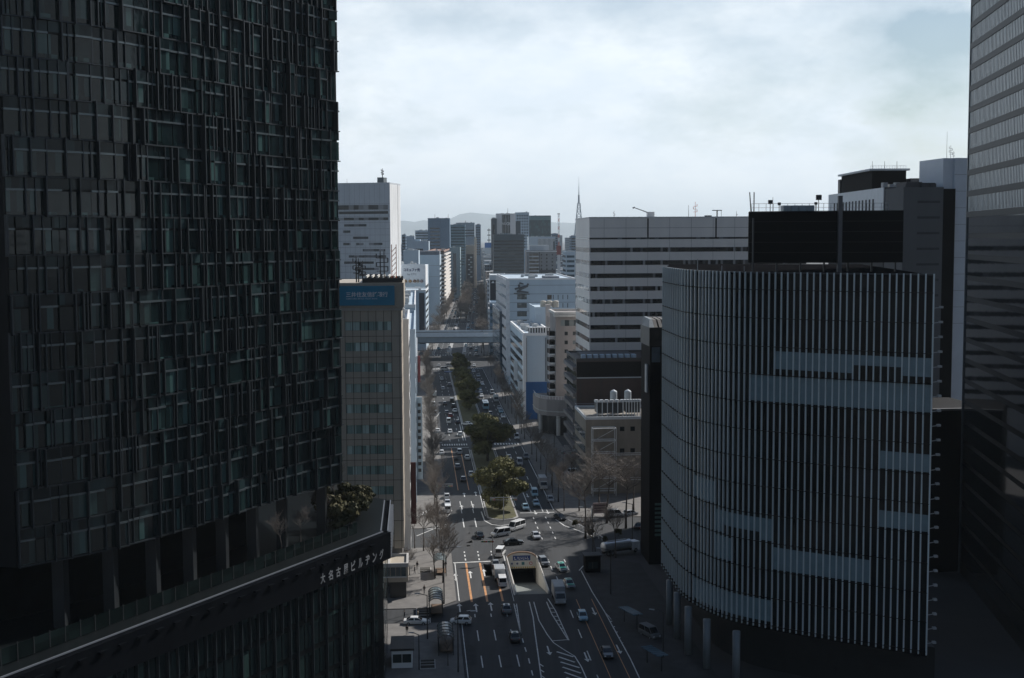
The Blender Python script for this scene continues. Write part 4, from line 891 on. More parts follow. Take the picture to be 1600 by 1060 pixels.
# ------------------------------------------------------------------ right background behind the round building
b = Bld('grey_service_tower', 'grey concrete tower with faint recesses and black flank behind the round building', 'tower', 1410, 1472, 294.5, 300, 10, ang=.14)
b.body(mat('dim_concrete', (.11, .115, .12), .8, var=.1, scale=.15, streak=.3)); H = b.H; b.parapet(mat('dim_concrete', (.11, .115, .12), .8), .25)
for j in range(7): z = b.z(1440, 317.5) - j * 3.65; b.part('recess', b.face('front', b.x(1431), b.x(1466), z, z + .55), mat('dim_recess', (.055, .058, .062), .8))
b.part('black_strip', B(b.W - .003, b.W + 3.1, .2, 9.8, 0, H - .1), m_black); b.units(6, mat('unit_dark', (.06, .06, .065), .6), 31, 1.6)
b = Bld('pale_shaft_tower', 'tall slim pale grey shaft standing left of the striped tower', 'tower', 1489, 1518, 247, 303, 14, ang=.14)
b.W += 0; H = b.H; m_shaft = mat('shaft_panel', (.62, .67, .73), .5, 0, var=.06, scale=.2)
b.body(m_shaft, x0=-1.9, x1=0, y0=1.2, name='left_shoulder', z0=b.z(1480, 294)); b.body(m_shaft)
b.part('upper_head', B(-2.6, b.W - .01, .6, 13, b.z(1480, 320), H - .02), m_shaft)
for j in range(10): b.part('panel_joint', b.face('front', 0, b.W, H - 3.9 - j * 3.9, H - 3.83 - j * 3.9, -.02, .03), mat('soft_joint', (.22, .22, .23), .8))
b.mast(.4, 5, 6.5, m_dkmetal, r=.05); b.mast(1.4, 5, 3.3, m_metal, r=.07, kind=4); b.mast(2.1, 5, 1.9, m_metal, r=.06, kind=3)
b = Bld('low_dark_block', 'low black flat roofed block at the foot of the pale shaft', 'building', 1452, 1560, 642, 262, 20, ang=.14); b.body(m_black); b.part('roof_edge', B(-.3, b.W, -.3, .4, b.H - .1, b.H + .35), mat('dim_edge', (.10, .105, .11), .6))
b = Bld('black_penthouse_block', 'black penthouse with pale roof edge over a long white fluted flank', 'building', 1380, 1470, 293, 313, 54, ang=0)
H = b.H; b.body(mat('dark_wall', (.03, .03, .032), .7)); Wd = b.W
b.part('white_flank', b.face('left', 0, 54, H - 9, H - .02, -.02, .25), mat('flank_white', (.75, .78, .8), .6, var=.06))
for i in range(13): b.part('slit', b.face('left', 8 + i * 3.2, 9.3 + i * 3.2, H - 8, H - 2.6 + .0 * i, -.02, .3), m_joint)
zr = V(1380, 267, 325).z; x1_ = (1413 - 800) / 2000 * 325 - b.o.location.x
b.body(m_black, x0=.3, x1=x1_, y0=12, y1=42, z0=H - .01, z1=zr, name='penthouse'); b.part('penthouse_roof', B(-.5, x1_ + .7, 11.2, 42.8, zr + .003, zr + .5), m_lgrey); b.part('stair_frame', B(.1, 1.6, 42.81, 45, H - .01, zr - .8), m_dkmetal)
k = MB()
for i in range(14): x = .2 + i * (x1_ / 13); k.tube((x, 13, zr + .4), (x, 13, zr + 1.3), .04, n=4)
k.tube((.2, 13, zr + 1.3), (x1_ + .2, 13, zr + 1.3), .04, n=4); b.part('railing', k, m_lgrey)
for q in (.1, .45, .8): b.mast(x1_ * q, 14, 2.1, m_dkmetal, zr + .4, .07)
for i in range(6): b.part('roof_unit', B(.6 + i * 1.5, 1.7 + i * 1.5, 3, 5, H - .02, H + (.9 if i % 2 else 1.3)), m_unit)
b.part('roof_unit', B(x1_ + .5, x1_ + 3.5, 10, 16, H - .02, H + 2.6), mat('unit_dark', (.06, .06, .065), .6))
# ================================================================== ROUND CORNER BUILDING
rb = thing('round_corner_building', 'dark glass building with a rounded corner lined with pale vertical fins', 'office block', (31.6, 209, 0)); off = rb.location
ctl = [(28.1, 236), (28.6, 226), (29.3, 216.8), (31.4, 209.2), (35.2, 202), (41, 197), (49, 191.6), (60.8, 184.2)]
dense = catmull([(a, c, 0) for a, c in ctl], .05); cur = [dense[0]]; run = 0
for a, c in zip(dense, dense[1:]):
    run += (c - a).length
    if run >= (2.1 if c.y > 217.5 else (1.45 if c.y > 210 else 1.0)): cur.append(c); run = 0
cur[-1] = dense[-1]
ZB2, ZT2 = 9.0, 64.2; NFL = 13; FH2 = 4.4
poly = [(p.x, p.y) for p in cur] + [(72, 262), (33, 272)]
nrm = []
for i, p in enumerate(cur):
    t = (cur[min(i + 1, len(cur) - 1)] - cur[max(i - 1, 0)]).normalized(); nrm.append(Vector((t.y, -t.x, 0)))
cen = Vector((52, 235, 0))
nrm = [n if n.dot(p - cen) > 0 else -n for n, p in zip(nrm, cur)]
MB().prism([(p.x - n.x * .25, p.y - n.y * .25) for p, n in zip(cur, nrm)] + [(71.6, 262), (33.2, 271)], ZB2, ZT2 - .4).build('core', mat('curtain_core', (.008, .009, .010), .4), rb, off)
g_round = glass('round_glass', (.006, .008, .009), (.014, .020, .022), 1.0, FH2, .5, .05, .008, spec=.25)
g_blind = mat('pale_blind_glass', (.19, .27, .30), .2, var=.12, scale=.6)
blind_rows = [(9, 1215, 1470, .2, .85), (8, 1170, 1470, .03, .97), (6, 1380, 1470, 0.03, .65), (4, 1375, 1470, .03, .62), (4, 1085, 1118, .03, .85), (3, 1120, 1206, .03, .85), (2, 1208, 1355, .03, .85), (2, 1120, 1146, .03, .9), (0, 1088, 1206, .1, .9)]
NP = len(cur) - 1
cl = [0.0]
for a, c in zip(cur, cur[1:]): cl.append(cl[-1] + (c - a).length)
vis0 = 40.0 / cl[-1]
for f in range(NFL):
    k = MB(); z0 = ZB2 + f * FH2; z1_ = min(z0 + FH2, ZT2) - .06
    for i in range(NP):
        a, c = cur[i], cur[i + 1]; k.poly([(a.x, a.y, z0 + .06), (c.x, c.y, z0 + .06), (c.x, c.y, z1_), (a.x, a.y, z1_)])
        n0, n1 = nrm[i] * .12, nrm[i + 1] * .12; k.poly([(a.x - n0.x, a.y - n0.y, z0 + .06), (a.x - n0.x, a.y - n0.y, z1_), (c.x - n1.x, c.y - n1.y, z1_), (c.x - n1.x, c.y - n1.y, z0 + .06)])
    k.build('glass_storey', g_round, rb, off)
    k = MB()
    for i in range(NP):
        a, c = cur[i] + nrm[i] * .37, cur[i + 1] + nrm[i + 1] * .37; ai, ci = cur[i] - nrm[i] * .05, cur[i + 1] - nrm[i + 1] * .05
        k.frustum([(a.x, a.y, z0 - .045), (c.x, c.y, z0 - .045), (ci.x, ci.y, z0 - .045), (ai.x, ai.y, z0 - .045)], [(a.x, a.y, z0 + .045), (c.x, c.y, z0 + .045), (ci.x, ci.y, z0 + .045), (ai.x, ai.y, z0 + .045)])
    k.build('floor_joint', m_black, rb, off)
for (f, s0, s1, h0, h1) in blind_rows:
    z0 = ZB2 + f * FH2
    for i in range(NP):
        s = project(((cur[i].x + cur[i + 1].x) / 2, (cur[i].y + cur[i + 1].y) / 2, z0 + 2))[0]
        h0_ = h0 + (.28 if (i // 7 + f) % 3 == 0 and f in (9, 3) else 0)
        if s0 <= s < s1:
            a, c = cur[i] + nrm[i] * .02, cur[i + 1] + nrm[i + 1] * .02; t = (c - a).normalized() * .1
            MB().frustum([(a.x + t.x, a.y + t.y, z0 + h0_ * FH2 + .1), (c.x - t.x, c.y - t.y, z0 + h0_ * FH2 + .1), (c.x - t.x - nrm[i].x * .02, c.y - t.y - nrm[i].y * .02, z0 + h0_ * FH2 + .1), (a.x + t.x - nrm[i].x * .02, a.y + t.y - nrm[i].y * .02, z0 + h0_ * FH2 + .1)],
                         [(a.x + t.x, a.y + t.y, z0 + h1 * FH2), (c.x - t.x, c.y - t.y, z0 + h1 * FH2), (c.x - t.x - nrm[i].x * .02, c.y - t.y - nrm[i].y * .02, z0 + h1 * FH2), (a.x + t.x - nrm[i].x * .02, a.y + t.y - nrm[i].y * .02, z0 + h1 * FH2)]).build('blind', g_blind, rb, off)
m_pfin = mat('pale_fin', (.62, .69, .71), .4, .25, var=.08, scale=.1)
fins = []
for p, n in zip(cur, nrm):
    t = Vector((-n.y, n.x, 0)) * .085; a = p + n * .02; c = p + n * .34
    fins.append((p.x - p.y, MB().frustum([(a.x - t.x, a.y - t.y, ZB2 - .5), (c.x - t.x, c.y - t.y, ZB2 - .5), (c.x + t.x, c.y + t.y, ZB2 - .5), (a.x + t.x, a.y + t.y, ZB2 - .5)], [(a.x - t.x, a.y - t.y, ZT2 + .35), (c.x - t.x, c.y - t.y, ZT2 + .35), (c.x + t.x, c.y + t.y, ZT2 + .35), (a.x + t.x, a.y + t.y, ZT2 + .35)])))
many(fins, 'fin', m_pfin, rb, off)
k = MB(); ins = lambda d: [(p.x - n.x * d, p.y - n.y * d) for p, n in zip(cur, nrm)]
k.prism(ins(.3) + [(71.5, 261.8), (33.3, 270.8)], ZT2 - .39, ZT2 + .1); k.build('roof', mat('dark_roof', (.008, .008, .009), 1.0, spec=0), rb, off)
k = MB(); o1, o2 = ins(-.1), ins(.5)
for i in range(NP): k.frustum([o1[i] + (ZT2 + .11,), o1[i + 1] + (ZT2 + .11,), o2[i + 1] + (ZT2 + .11,), o2[i] + (ZT2 + .11,)], [o1[i] + (ZT2 + .33,), o1[i + 1] + (ZT2 + .33,), o2[i + 1] + (ZT2 + .33,), o2[i] + (ZT2 + .33,)])
k.build('roof_rim', mat('roof_rim_dark', (.05, .055, .06), .5, .3), rb, off)
MB().prism(ins(-.1) + [(71.8, 262), (33.1, 271.5)], ZB2 - .75, ZB2 - .01).build('soffit', m_black, rb, off)
MB().prism(ins(5.0) + [(66, 258), (38, 262)], 0, ZB2 - .8).build('lobby_wall', mat('lobby_dark', (.02, .022, .024), .35), rb, off)
for px_, py_ in ((1046, 977), (1058, 999), (1075, 1024), (1104, 1046), (1150, 1067)  ):
    p = G(px_, py_); MB().tube((p.x, p.y, 0), (p.x, p.y, ZB2 - .7), .62, n=14).build('column', mat('pale_column', (.17, .19, .20), .5, var=.1), rb, off, True)
for i in range(24):
    z = ZT2 - 4.6 - i * 2.15
    if z > ZB2: k = MB().tube((60.9, 184.3, z), (61.9, 184.5, z + .1), .07, n=5); k.box(61.7, 62.2, 184.2, 184.8, z - .02, z + .28); k.build('bracket_light', m_metal, rb, off)
# black billboard screen on its roof
bb = thing('roof_billboard', 'huge matt black screen wall with one grey post above the rounded corner', 'billboard', (46, 207, ZT2 + .1)); off = bb.location
zt_ = V(1290, 330.5, 206).z
pts = [(V(1170, 380, 208).x, 208), (V(1230, 380, 205.6).x, 205.6), (V(1309, 380, 204.4).x, 204.4), (V(1411, 380, 203.8).x, 203.8)]
k = MB()
for (a, c) in zip(pts, pts[1:]): k.frustum([(a[0], a[1], ZT2 + 1.6), (c[0], c[1], ZT2 + 1.6), (c[0], c[1] + .6, ZT2 + 1.6), (a[0], a[1] + .6, ZT2 + 1.6)], [(a[0], a[1], zt_), (c[0], c[1], zt_), (c[0], c[1] + .6, zt_), (a[0], a[1] + .6, zt_)])
k.build('screen', mat('screen_wall', (.005, .0052, .006), .7, var=.4, scale=.08, spec=.05), bb, off)
B(pts[0][0] + .8, pts[0][0] + 1.3, 208.61, 212, ZT2 + 1.6, zt_ - .01).build('side_screen', m_black, bb, off); B(pts[3][0] - .5, pts[3][0] - .01, 204.41, 222, ZT2 + 1.6, zt_ - .01).build('side_screen', m_black, bb, off)
for j in range(5):
    for (a, c) in zip(pts, pts[1:]):
        z = ZT2 + 3.2 + j * 1.65; MB().frustum([(a[0], a[1] - .03, z), (c[0], c[1] - .03, z), (c[0], c[1] - .002, z), (a[0], a[1] - .002, z)], [(a[0], a[1] - .03, z + .07), (c[0], c[1] - .03, z + .07), (c[0], c[1] - .002, z + .07), (a[0], a[1] - .002, z + .07)]).build('seam', mat('screen_seam', (.016, .017, .018), .6), bb, off)
xp = V(1309, 380, 203.9).x; B(xp, xp + .62, 203.6, 204.37, ZT2 + .1, zt_ + 2.4).build('post', mat('post_grey', (.09, .09, .095), .5, .2), bb, off)
for i in range(7):
    t = i / 6; x = pts[0][0] + .4 + (pts[3][0] - pts[0][0] - .8) * t
    B(x - .12, x + .12, 206.3, 206.6, ZT2 + .08, zt_ - 1).build('support', m_dkmetal, bb, off)
k = MB()
for i in range(20): x = pts[0][0] + .6 + i * 1.17; k.tube((x, 209, zt_ - .2), (x, 209, zt_ + 1.35), .035, n=4)
k.tube((pts[0][0] + .6, 209, zt_ + 1.35), (pts[0][0] + 23, 209, zt_ + 1.35), .03, n=4); k.tube((pts[0][0] + .6, 209, zt_ + .7), (pts[0][0] + 23, 209, zt_ + .7), .025, n=4); k.build('railing', m_metal, bb, off)
k = MB()
for i in range(4): k.box(V(1222 + i * 12.5, 330, 212).x, V(1233 + i * 12.5, 330, 212).x, 211, 213, zt_ - .1, zt_ + 1.1)
k.build('roof_plant', mat('pale_plant', (.35, .42, .45), .4), bb, off)
for px_, h, sz in ((1203, 1.6, .32), (1217, 1.3, .22), (1274, 1.35, .2), (1278.5, 2.3, .42)):
    x = V(px_, 330, 209).x; k = MB().tube((x, 208.8, zt_ - .2), (x, 208.8, zt_ + h - sz), .06, n=5); k.box(x - sz, x + sz, 208.5, 209, zt_ + h - sz, zt_ + h + sz); k.build('floodlight', m_dkmetal, bb, off)
for px_, lean in ((1173.5, -.25), (1178, 0)):
    x = V(px_, 330, 208.8).x; MB().tube((x, 208.8, zt_ - .1), (x + lean, 208.8, zt_ + 3.2), .09, n=6).build('flag_pole', m_dkmetal, bb, off)
MB().tube((V(1207.5, 330, 209).x, 209, zt_), (V(1207.5, 330, 209).x, 209, zt_ + 2.4), .03, n=4).build('lightning_rod', m_dkmetal, bb, off)
for px_, h in ((1090, 2.0), (1128, .9), (1163, .8)): p = V(px_, 420, 214); MB().tube((p.x, 214, ZT2 + .05), (p.x, 214, ZT2 + .1 + h), .09, n=5).build('roof_vent', m_metal, rb, rb.location)
# ================================================================== STRIPED TOWER AT THE RIGHT EDGE
m_str = glass('striped_glass', (.34, .40, .42), (.46, .53, .55), .9, 4.2, .6, .22, .0, bars=.12, barcol=(.05, .06, .065))  # upper floors: pale base colour holds part of the reflected sky
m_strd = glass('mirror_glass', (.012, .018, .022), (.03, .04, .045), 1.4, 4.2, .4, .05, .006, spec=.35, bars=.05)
m_sband = mat('tower_band', (.03, .034, .038), .5, 0, spec=.2, var=.1, scale=.2)
pa, pb_ = V(1511, 372, 262), V(1600, 372, 217); dv = (pb_ - pa); dv.z = 0; dv.normalize()
ang = math.atan2(dv.x, -dv.y)
st = thing('striped_tower', 'tall office tower of grey glass bands running along its long flank', 'tower', (pa.x, pa.y, 0), 0); off = st.location
Lt = 66.0; nn = Vector((dv.y, -dv.x, 0)); nn = nn if nn.x < 0 else -nn
def tside(mb, s0, s1, d0, d1, za, zb):
    c = [pa + dv * s0 + nn * d1, pa + dv * s1 + nn * d1, pa + dv * s1 + nn * d0, pa + dv * s0 + nn * d0]; c = [Vector((q.x, q.y, 0)) for q in c]
    ar = sum(c[i].x * c[(i + 1) % 4].y - c[(i + 1) % 4].x * c[i].y for i in range(4))
    if ar < 0: c = c[::-1]
    mb.frustum([(q.x, q.y, za) for q in c], [(q.x, q.y, zb) for q in c]); return mb
zst = V(1512, 340, 262).z; fs = 4.22
tside(MB(), 0, Lt, -38, -.1, 0, 132).build('wall', m_sband, st, off)
nb = int((130 - 2) / fs)
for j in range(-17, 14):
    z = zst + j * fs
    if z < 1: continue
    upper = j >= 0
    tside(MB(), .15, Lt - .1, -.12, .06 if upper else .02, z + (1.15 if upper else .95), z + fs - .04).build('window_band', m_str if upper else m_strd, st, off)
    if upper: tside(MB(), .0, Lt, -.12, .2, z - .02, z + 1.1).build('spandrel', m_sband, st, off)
k = MB(); 
for j in range(60):
    tside(k, .5 + j * 1.08, .58 + j * 1.08, .0, .12, zst + 1.2, 131)
k.build('mullion', mat('mullion_dark', (.04, .045, .05), .4, .4), st, off)
tside(MB(), -.3, .15, -2, .25, 0, 132).build('corner_edge', mat('tower_edge', (.12, .14, .16), .4, .2), st, off)
# ================================================================== BRIDGE
brY = 742
bl, br_ = V(649, 530, brY), V(781, 530, brY)
bdg = thing('elevated_roadway', 'grey elevated roadway box girder crossing above the avenue', 'bridge', (bl.x, bl.y, 0)); off = bdg.location
zb0, zb1 = V(715, 537, brY).z, V(715, 519.5, brY).z
B(bl.x - 40, br_.x + 55, brY + .8, brY + 17, zb0 + .6, zb1 - 2.2).build('girder', mat('girder_blue_grey', (.28, .34, .39), .6, var=.1, scale=.2), bdg, off)
k = MB(); k.frustum([(bl.x - 40, brY + 2.4, zb0), (br_.x + 55, brY + 2.4, zb0), (br_.x + 55, brY + 15, zb0), (bl.x - 40, brY + 15, zb0)], [(bl.x - 40, brY + .8, zb0 + .59), (br_.x + 55, brY + .8, zb0 + .59), (br_.x + 55, brY + 17, zb0 + .59), (bl.x - 40, brY + 17, zb0 + .59)]); k.build('girder_foot', mat('girder_blue_grey', (.20, .23, .26), .6), bdg, off)
k = B(bl.x - 40, br_.x + 55, brY - .5, brY - .1, zb1 - 2.6, zb1); k.box(bl.x - 40, br_.x + 55, brY + 17.5, brY + 17.9, zb1 - 2.6, zb1); k.build('noise_wall', mat('noise_wall', (.62, .68, .73), .5, var=.08), bdg, off)
k = B(bl.x - 40, br_.x + 55, brY - .6, brY - .05, zb1 + .005, zb1 + .28); k.build('wall_cap', m_dkmetal, bdg, off)
B(bl.x - 40, br_.x + 55, brY - .09, brY + 17.4, zb1 - 2.19, zb1 - 1.7).build('deck', m_asphalt, bdg, off)
for x in (bl.x - 3.5, br_.x + 3.5, bl.x - 34, br_.x + 34): B(x - 1.4, x + 1.4, brY + 6, brY + 12, 0, zb0 - .003).build('pier', m_concrete, bdg, off)
B(V(756, 520, brY).x, V(763, 520, brY).x, brY - .62, brY - .5, zb1 - 1.1, zb1 - .35).build('sign_plate', m_signwhite, bdg, off)
tent = thing('white_pyramid_tent', 'small white pyramid roof peeping over the elevated roadway', 'canopy', V(770, 512, 782).to_tuple()[:2] + (0,)); c = tent.location
zt_ = V(770, 511.5, 782).z
MB().frustum([(-3, -3, zt_ - 3.3), (3, -3, zt_ - 3.3), (3, 3, zt_ - 3.3), (-3, 3, zt_ - 3.3)], [(-.05, -.05, zt_), (.05, -.05, zt_), (.05, .05, zt_), (-.05, .05, zt_)]).build('roof', m_signwhite, tent)
B(-2.6, 2.6, -2.6, 2.6, 0, zt_ - 3.31).build('wall', m_lgrey, tent)
# ================================================================== FAR THINGS
# lattice television tower
ty = 2440; tp = V(904.5, 372, ty)
tv = thing('lattice_tower', 'slender lattice television tower with a needle mast on the skyline', 'tower', (tp.x, ty, 0)); m_tv = mat('tower_steel', (.38, .45, .5), .5, 0)
k = MB(); zs_ = [0, 20, 40, 60, 80, 100, 120, 135]; wd = lambda z: 16 * (1 - z / 150) ** 1.4 + 1.9
for z0, z1 in zip(zs_, zs_[1:]):
    a, c = wd(z0), wd(z1)
    for sx, sy in ((-1, -1), (1, -1), (1, 1), (-1, 1)): k.tube((sx * a, sy * a, z0), (sx * c, sy * c, z1), .7, n=5)
    for m_ in range(2):
        q0 = z0 + (z1 - z0) * m_ / 2; q1 = z0 + (z1 - z0) * (m_ + 1) / 2; a, c = wd(q0), wd(q1)
        for sy in (-1, 1):
            k.tube((-a, sy * a, q0), (c, sy * c, q1), .4, n=4); k.tube((a, sy * a, q0), (-c, sy * c, q1), .4, n=4); k.tube((-a, sy * a, q0), (a, sy * a, q0), .4, n=4)
k.build('lattice', m_tv, tv); MB().box(-4, 4, -4, 4, 88, 94).build('deck', m_tv, tv)
zt_ = V(904.5, 277, ty).z; zl = V(904.5, 305, ty).z
k = MB().tube((0, 0, 134), (0, 0, zl), 1.9, 1.6, 6); k.tube((0, 0, zl), (0, 0, (zl + zt_) / 2), .8, .5, 6); k.tube((0, 0, (zl + zt_) / 2), (0, 0, zt_), .4, .15, 5); k.build('mast', m_tv, tv)
# red and white crane mast
tp = V(873, 372, 1260); cz = V(873, 335, 1260).z; c0 = V(873, 384, 1260).z
cm = thing('tower_crane', 'red and white lattice crane mast rising beyond the flats', 'crane', (tp.x, 1260, 0))
MB().box(-1.4, 1.4, -1.4, 1.4, 0, c0 - 3).build('base', m_lgrey, cm)
k = MB()
for q in range(8):
    za = c0 + (cz - c0) * q / 8; zb_ = c0 + (cz - c0) * (q + 1) / 8
    for s_ in (-.55, .55): k.tube((s_, 0, za), (s_, 0, zb_), .22, n=4, mi=q % 2)
    k.tube((-.55, 0, za), (.55, 0, zb_), .16, n=4, mi=q % 2)
k.build('mast', [m_rustred, m_signwhite], cm); MB().box(-2.2, 2.2, -2, 2, c0 - 9, c0).build('cab', mat('crane_maroon', (.22, .05, .05), .6), cm); MB().box(-1.3, 1.3, -.8, .8, cz, cz + .7).build('head', m_dkmetal, cm)
tp = V(764, 372, 2300); k = MB(); z0, z1 = V(764, 385, 2300).z, V(764, 357, 2300).z
t2 = thing('radio_mast', 'faint dark radio mast between the far towers', 'mast', (tp.x, 2300, 0)); k.tube((0, 0, 0), (0, 0, z0), 1.6, n=5); k.tube((0, 0, z0), (0, 0, z1), .8, .5, n=5)
for q in range(3): k.box(-3, 3, -.6, .6, z1 - 4 - q * 9, z1 - 2.2 - q * 9)
k.build('mast', mat('mast_dark', (.06, .07, .08), .6), t2)
# hills
def hill(name, Yh, prof, m):
    k = MB(); n = len(prof); rows = []
    for (px, py) in prof:
        p = V(px, py, Yh); rows.append((p.x, max(p.z, 5)))
    nv = len(k.v)
    for x, z in rows: k.v += [(x * .93, Yh - 2500, -5), (x * .97, Yh - 1100, z * .55), (x, Yh, z), (x, Yh + 2500, -5)]
    for i in range(n - 1):
        for j in range(3): a = nv + i * 4 + j; k.f.append((a, a + 4, a + 5, a + 1)); k.m.append(0)
    struct(name, k, m, True)
m_hill = mat('hazed_forest', (.10, .14, .16), .95, var=.2, scale=.004)  # forest tone paled and blued to add distance haze
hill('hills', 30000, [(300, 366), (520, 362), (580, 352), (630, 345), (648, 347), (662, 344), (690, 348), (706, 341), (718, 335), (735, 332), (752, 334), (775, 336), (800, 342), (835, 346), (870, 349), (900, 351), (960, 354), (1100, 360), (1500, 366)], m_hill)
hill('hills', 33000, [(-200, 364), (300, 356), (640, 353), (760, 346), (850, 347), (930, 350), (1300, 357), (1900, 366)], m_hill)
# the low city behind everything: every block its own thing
pats = [pattern('far_a', (.29, .36, .41), (.08, .10, .12)), pattern('far_b', (.42, .46, .49), (.12, .14, .16), 3.4, 2.2), pattern('far_c', (.18, .24, .30), (.06, .07, .09), 3.8, 3, .4), pattern('far_d', (.40, .36, .32), (.10, .10, .11), 3.2, 3.4, .5, .5), pattern('far_e', (.48, .55, .60), (.2, .24, .27), 4, 60, .55, 0)]  # wall tones blued to carry the haze of distance
rc = random.Random(77); placed = 0; spots = []
def city_block(x, y, w, d, h, a, m, top):
    o = thing('city_block', 'small hazy city block in the dense far spread beneath the towers', 'building', (x, y, 0), a, 'far city blocks filling the plain')
    B(-w / 2, w / 2, -d / 2, d / 2, 0, h).build('wall', m, o)
    if top:
        ux, uy = w * rc.uniform(-.2, .15), d * rc.uniform(-.2, .1); B(ux - w * .18, ux + w * .18, uy - d * .2, uy + d * .2, h - .02, h + rc.uniform(2, 4)).build('roof_house', m_lgrey, o)
tries = 0; _anch = [o for o in bpy.data.objects if o.type == "EMPTY" and o.get("category") and o.name.split(".")[0] != "city_block"]
while placed < 268 and tries < 30000:
    tries += 1
    Y = 900 * (6.2 ** rc.random()); px = rc.uniform(618, 912); p = V(px, 400, Y)
    xc = BEND.x - A2 * (Y - BEND.y)
    if abs(p.x - xc) < 30 + (6 if Y < 2600 else 0) and Y < 3800: continue
    w = rc.uniform(13, 30); d = rc.uniform(14, 32); h = rc.choice((12, 16, 22, 26, 30, 36, 44)) * rc.uniform(.8, 1.15)
    if Y < 1400: h = min(h, 30)
    if Y > 2300 and rc.random() < .10: h = rc.uniform(50, 78)
    if any(abs(p.x - q[0]) < (w + q[2]) / 2 + 1.5 and abs(Y - q[1]) < (d + q[3]) / 2 + 1.5 for q in spots): continue
    if any(o.type == 'EMPTY' and o.get('category') in ('tower', 'building', 'store') and o.name.split('.')[0] != 'city_block' and abs(o.location.y - Y) < 60 and abs(o.location.x - p.x) < 34 for o in _anch): continue
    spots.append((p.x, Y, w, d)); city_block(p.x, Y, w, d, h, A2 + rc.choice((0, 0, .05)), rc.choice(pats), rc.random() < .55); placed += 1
# buildings lining the far street
for side in (-1, 1):
    vv = 70
    while vv < 3300:
        d = rc.uniform(18, 34); h = rc.uniform(18, 42) if vv > 250 else rc.uniform(14, 24); w = 18
        if side < 0 and vv < 330: vv += d; continue
        if side > 0 and vv < 200: vv += d; continue
        p = U2(side * (20.5 + w / 2), vv + d / 2)
        if all(abs(p.x - o.location.x) > 26 or abs(p.y - o.location.y) > 40 for o in _anch):
            o = thing('street_block', 'hazy block in the unbroken row lining the far avenue', 'building', p, A2, 'blocks lining the far avenue'); B(-w / 2, w / 2, -d / 2, d / 2 - .5, 0, h).build('wall', rc.choice(pats), o)
            if rc.random() < .5: B(-w * .2, w * .2, -d * .2, d * .2, h - .02, h + 3).build('roof_house', m_lgrey, o)
        vv += d
# haze: one closed box of even, pale air
hz = bpy.data.materials.new('haze_air'); hz.use_nodes = True; nt = hz.node_tree; nt.nodes.clear(); ho = nt.nodes.new('ShaderNodeOutputMaterial'); hv = nt.nodes.new('ShaderNodeVolumePrincipled')
hv.inputs['Color'].default_value = (.82, .93, 1.0, 1); hv.inputs['Density'].default_value = .000044; hv.inputs['Anisotropy'].default_value = .25; nt.links.new(hv.outputs[0], ho.inputs['Volume'])
hzo = MB().box(-37000, 37000, -7000, 38000, -8, 800).build('haze', hz); hzo['kind'] = 'stuff'
# ================================================================== TREES
m_bark = mat('grey_bark', (.075, .065, .058), .9, var=.25, scale=2)
m_twig = mat('bare_twigs', (.19, .165, .145), .9, var=.3, scale=.7)
def leafmat(name, c1, c2):
    m = bpy.data.materials.new(name); m.use_nodes = True; nt = m.node_tree; p = nt.nodes['Principled BSDF']
    t = nt.nodes.new('ShaderNodeTexCoord'); nz = nt.nodes.new('ShaderNodeTexNoise'); nz.inputs['Scale'].default_value = .55; nz.inputs['Detail'].default_value = 5
    rp = nt.nodes.new('ShaderNodeValToRGB'); rp.color_ramp.elements[0].position = .35; rp.color_ramp.elements[1].position = .68
    rp.color_ramp.elements[0].color = c1 + (1,); rp.color_ramp.elements[1].color = c2 + (1,)
    nt.links.new(t.outputs['Object'], nz.inputs['Vector']); nt.links.new(nz.outputs['Fac'], rp.inputs['Fac']); nt.links.new(rp.outputs['Color'], p.inputs['Base Color'])
    p.inputs['Roughness'].default_value = .6; p.inputs['Specular IOR Level'].default_value = .06
    return m
m_leaf = leafmat('evergreen_leaves', (.05, .055, .022), (.22, .205, .085))
m_leaf2 = leafmat('shrub_leaves', (.03, .034, .016), (.115, .10, .05))
def bare_tree(seed, h, spread, upright):
    r_ = random.Random(seed); T, C = MB(), MB()
    def grow(p, d, ln, rad, lev):
        n = 3 if lev < 2 else 2; q = p
        for i in range(n):
            d2 = (d + Vector((r_.uniform(-1, 1), r_.uniform(-1, 1), r_.uniform(-.3, .5))) * .16).normalized(); q2 = q + d2 * (ln / n)
            (T if lev < 2 else C).tube(q, q2, rad * (1 - .22 * i), rad * (1 - .22 * (i + 1)), 5 if lev < 2 else 3, caps=False); q = q2; d = d2
            if lev < 4 and (i > 0 or lev > 0):
                for _ in range(3 if lev < 2 else 2):
                    a = r_.uniform(0, 6.283); s = spread * r_.uniform(.6, 1.2); nd = (d * upright + Vector((math.cos(a) * s, math.sin(a) * s, .35 * upright))).normalized()
                    grow(q, nd, ln * r_.uniform(.45, .68), max(rad * .48, .022), lev + 1)
    T.tube((0, 0, -.1), (0, 0, h * .24), h * .020, h * .016, 7)
    grow(Vector((0, 0, h * .23)), Vector((0, 0, 1)), h * .5, h * .015, 0)
    return T.mesh('trunk', m_bark, None, True), C.mesh('crown', m_twig)
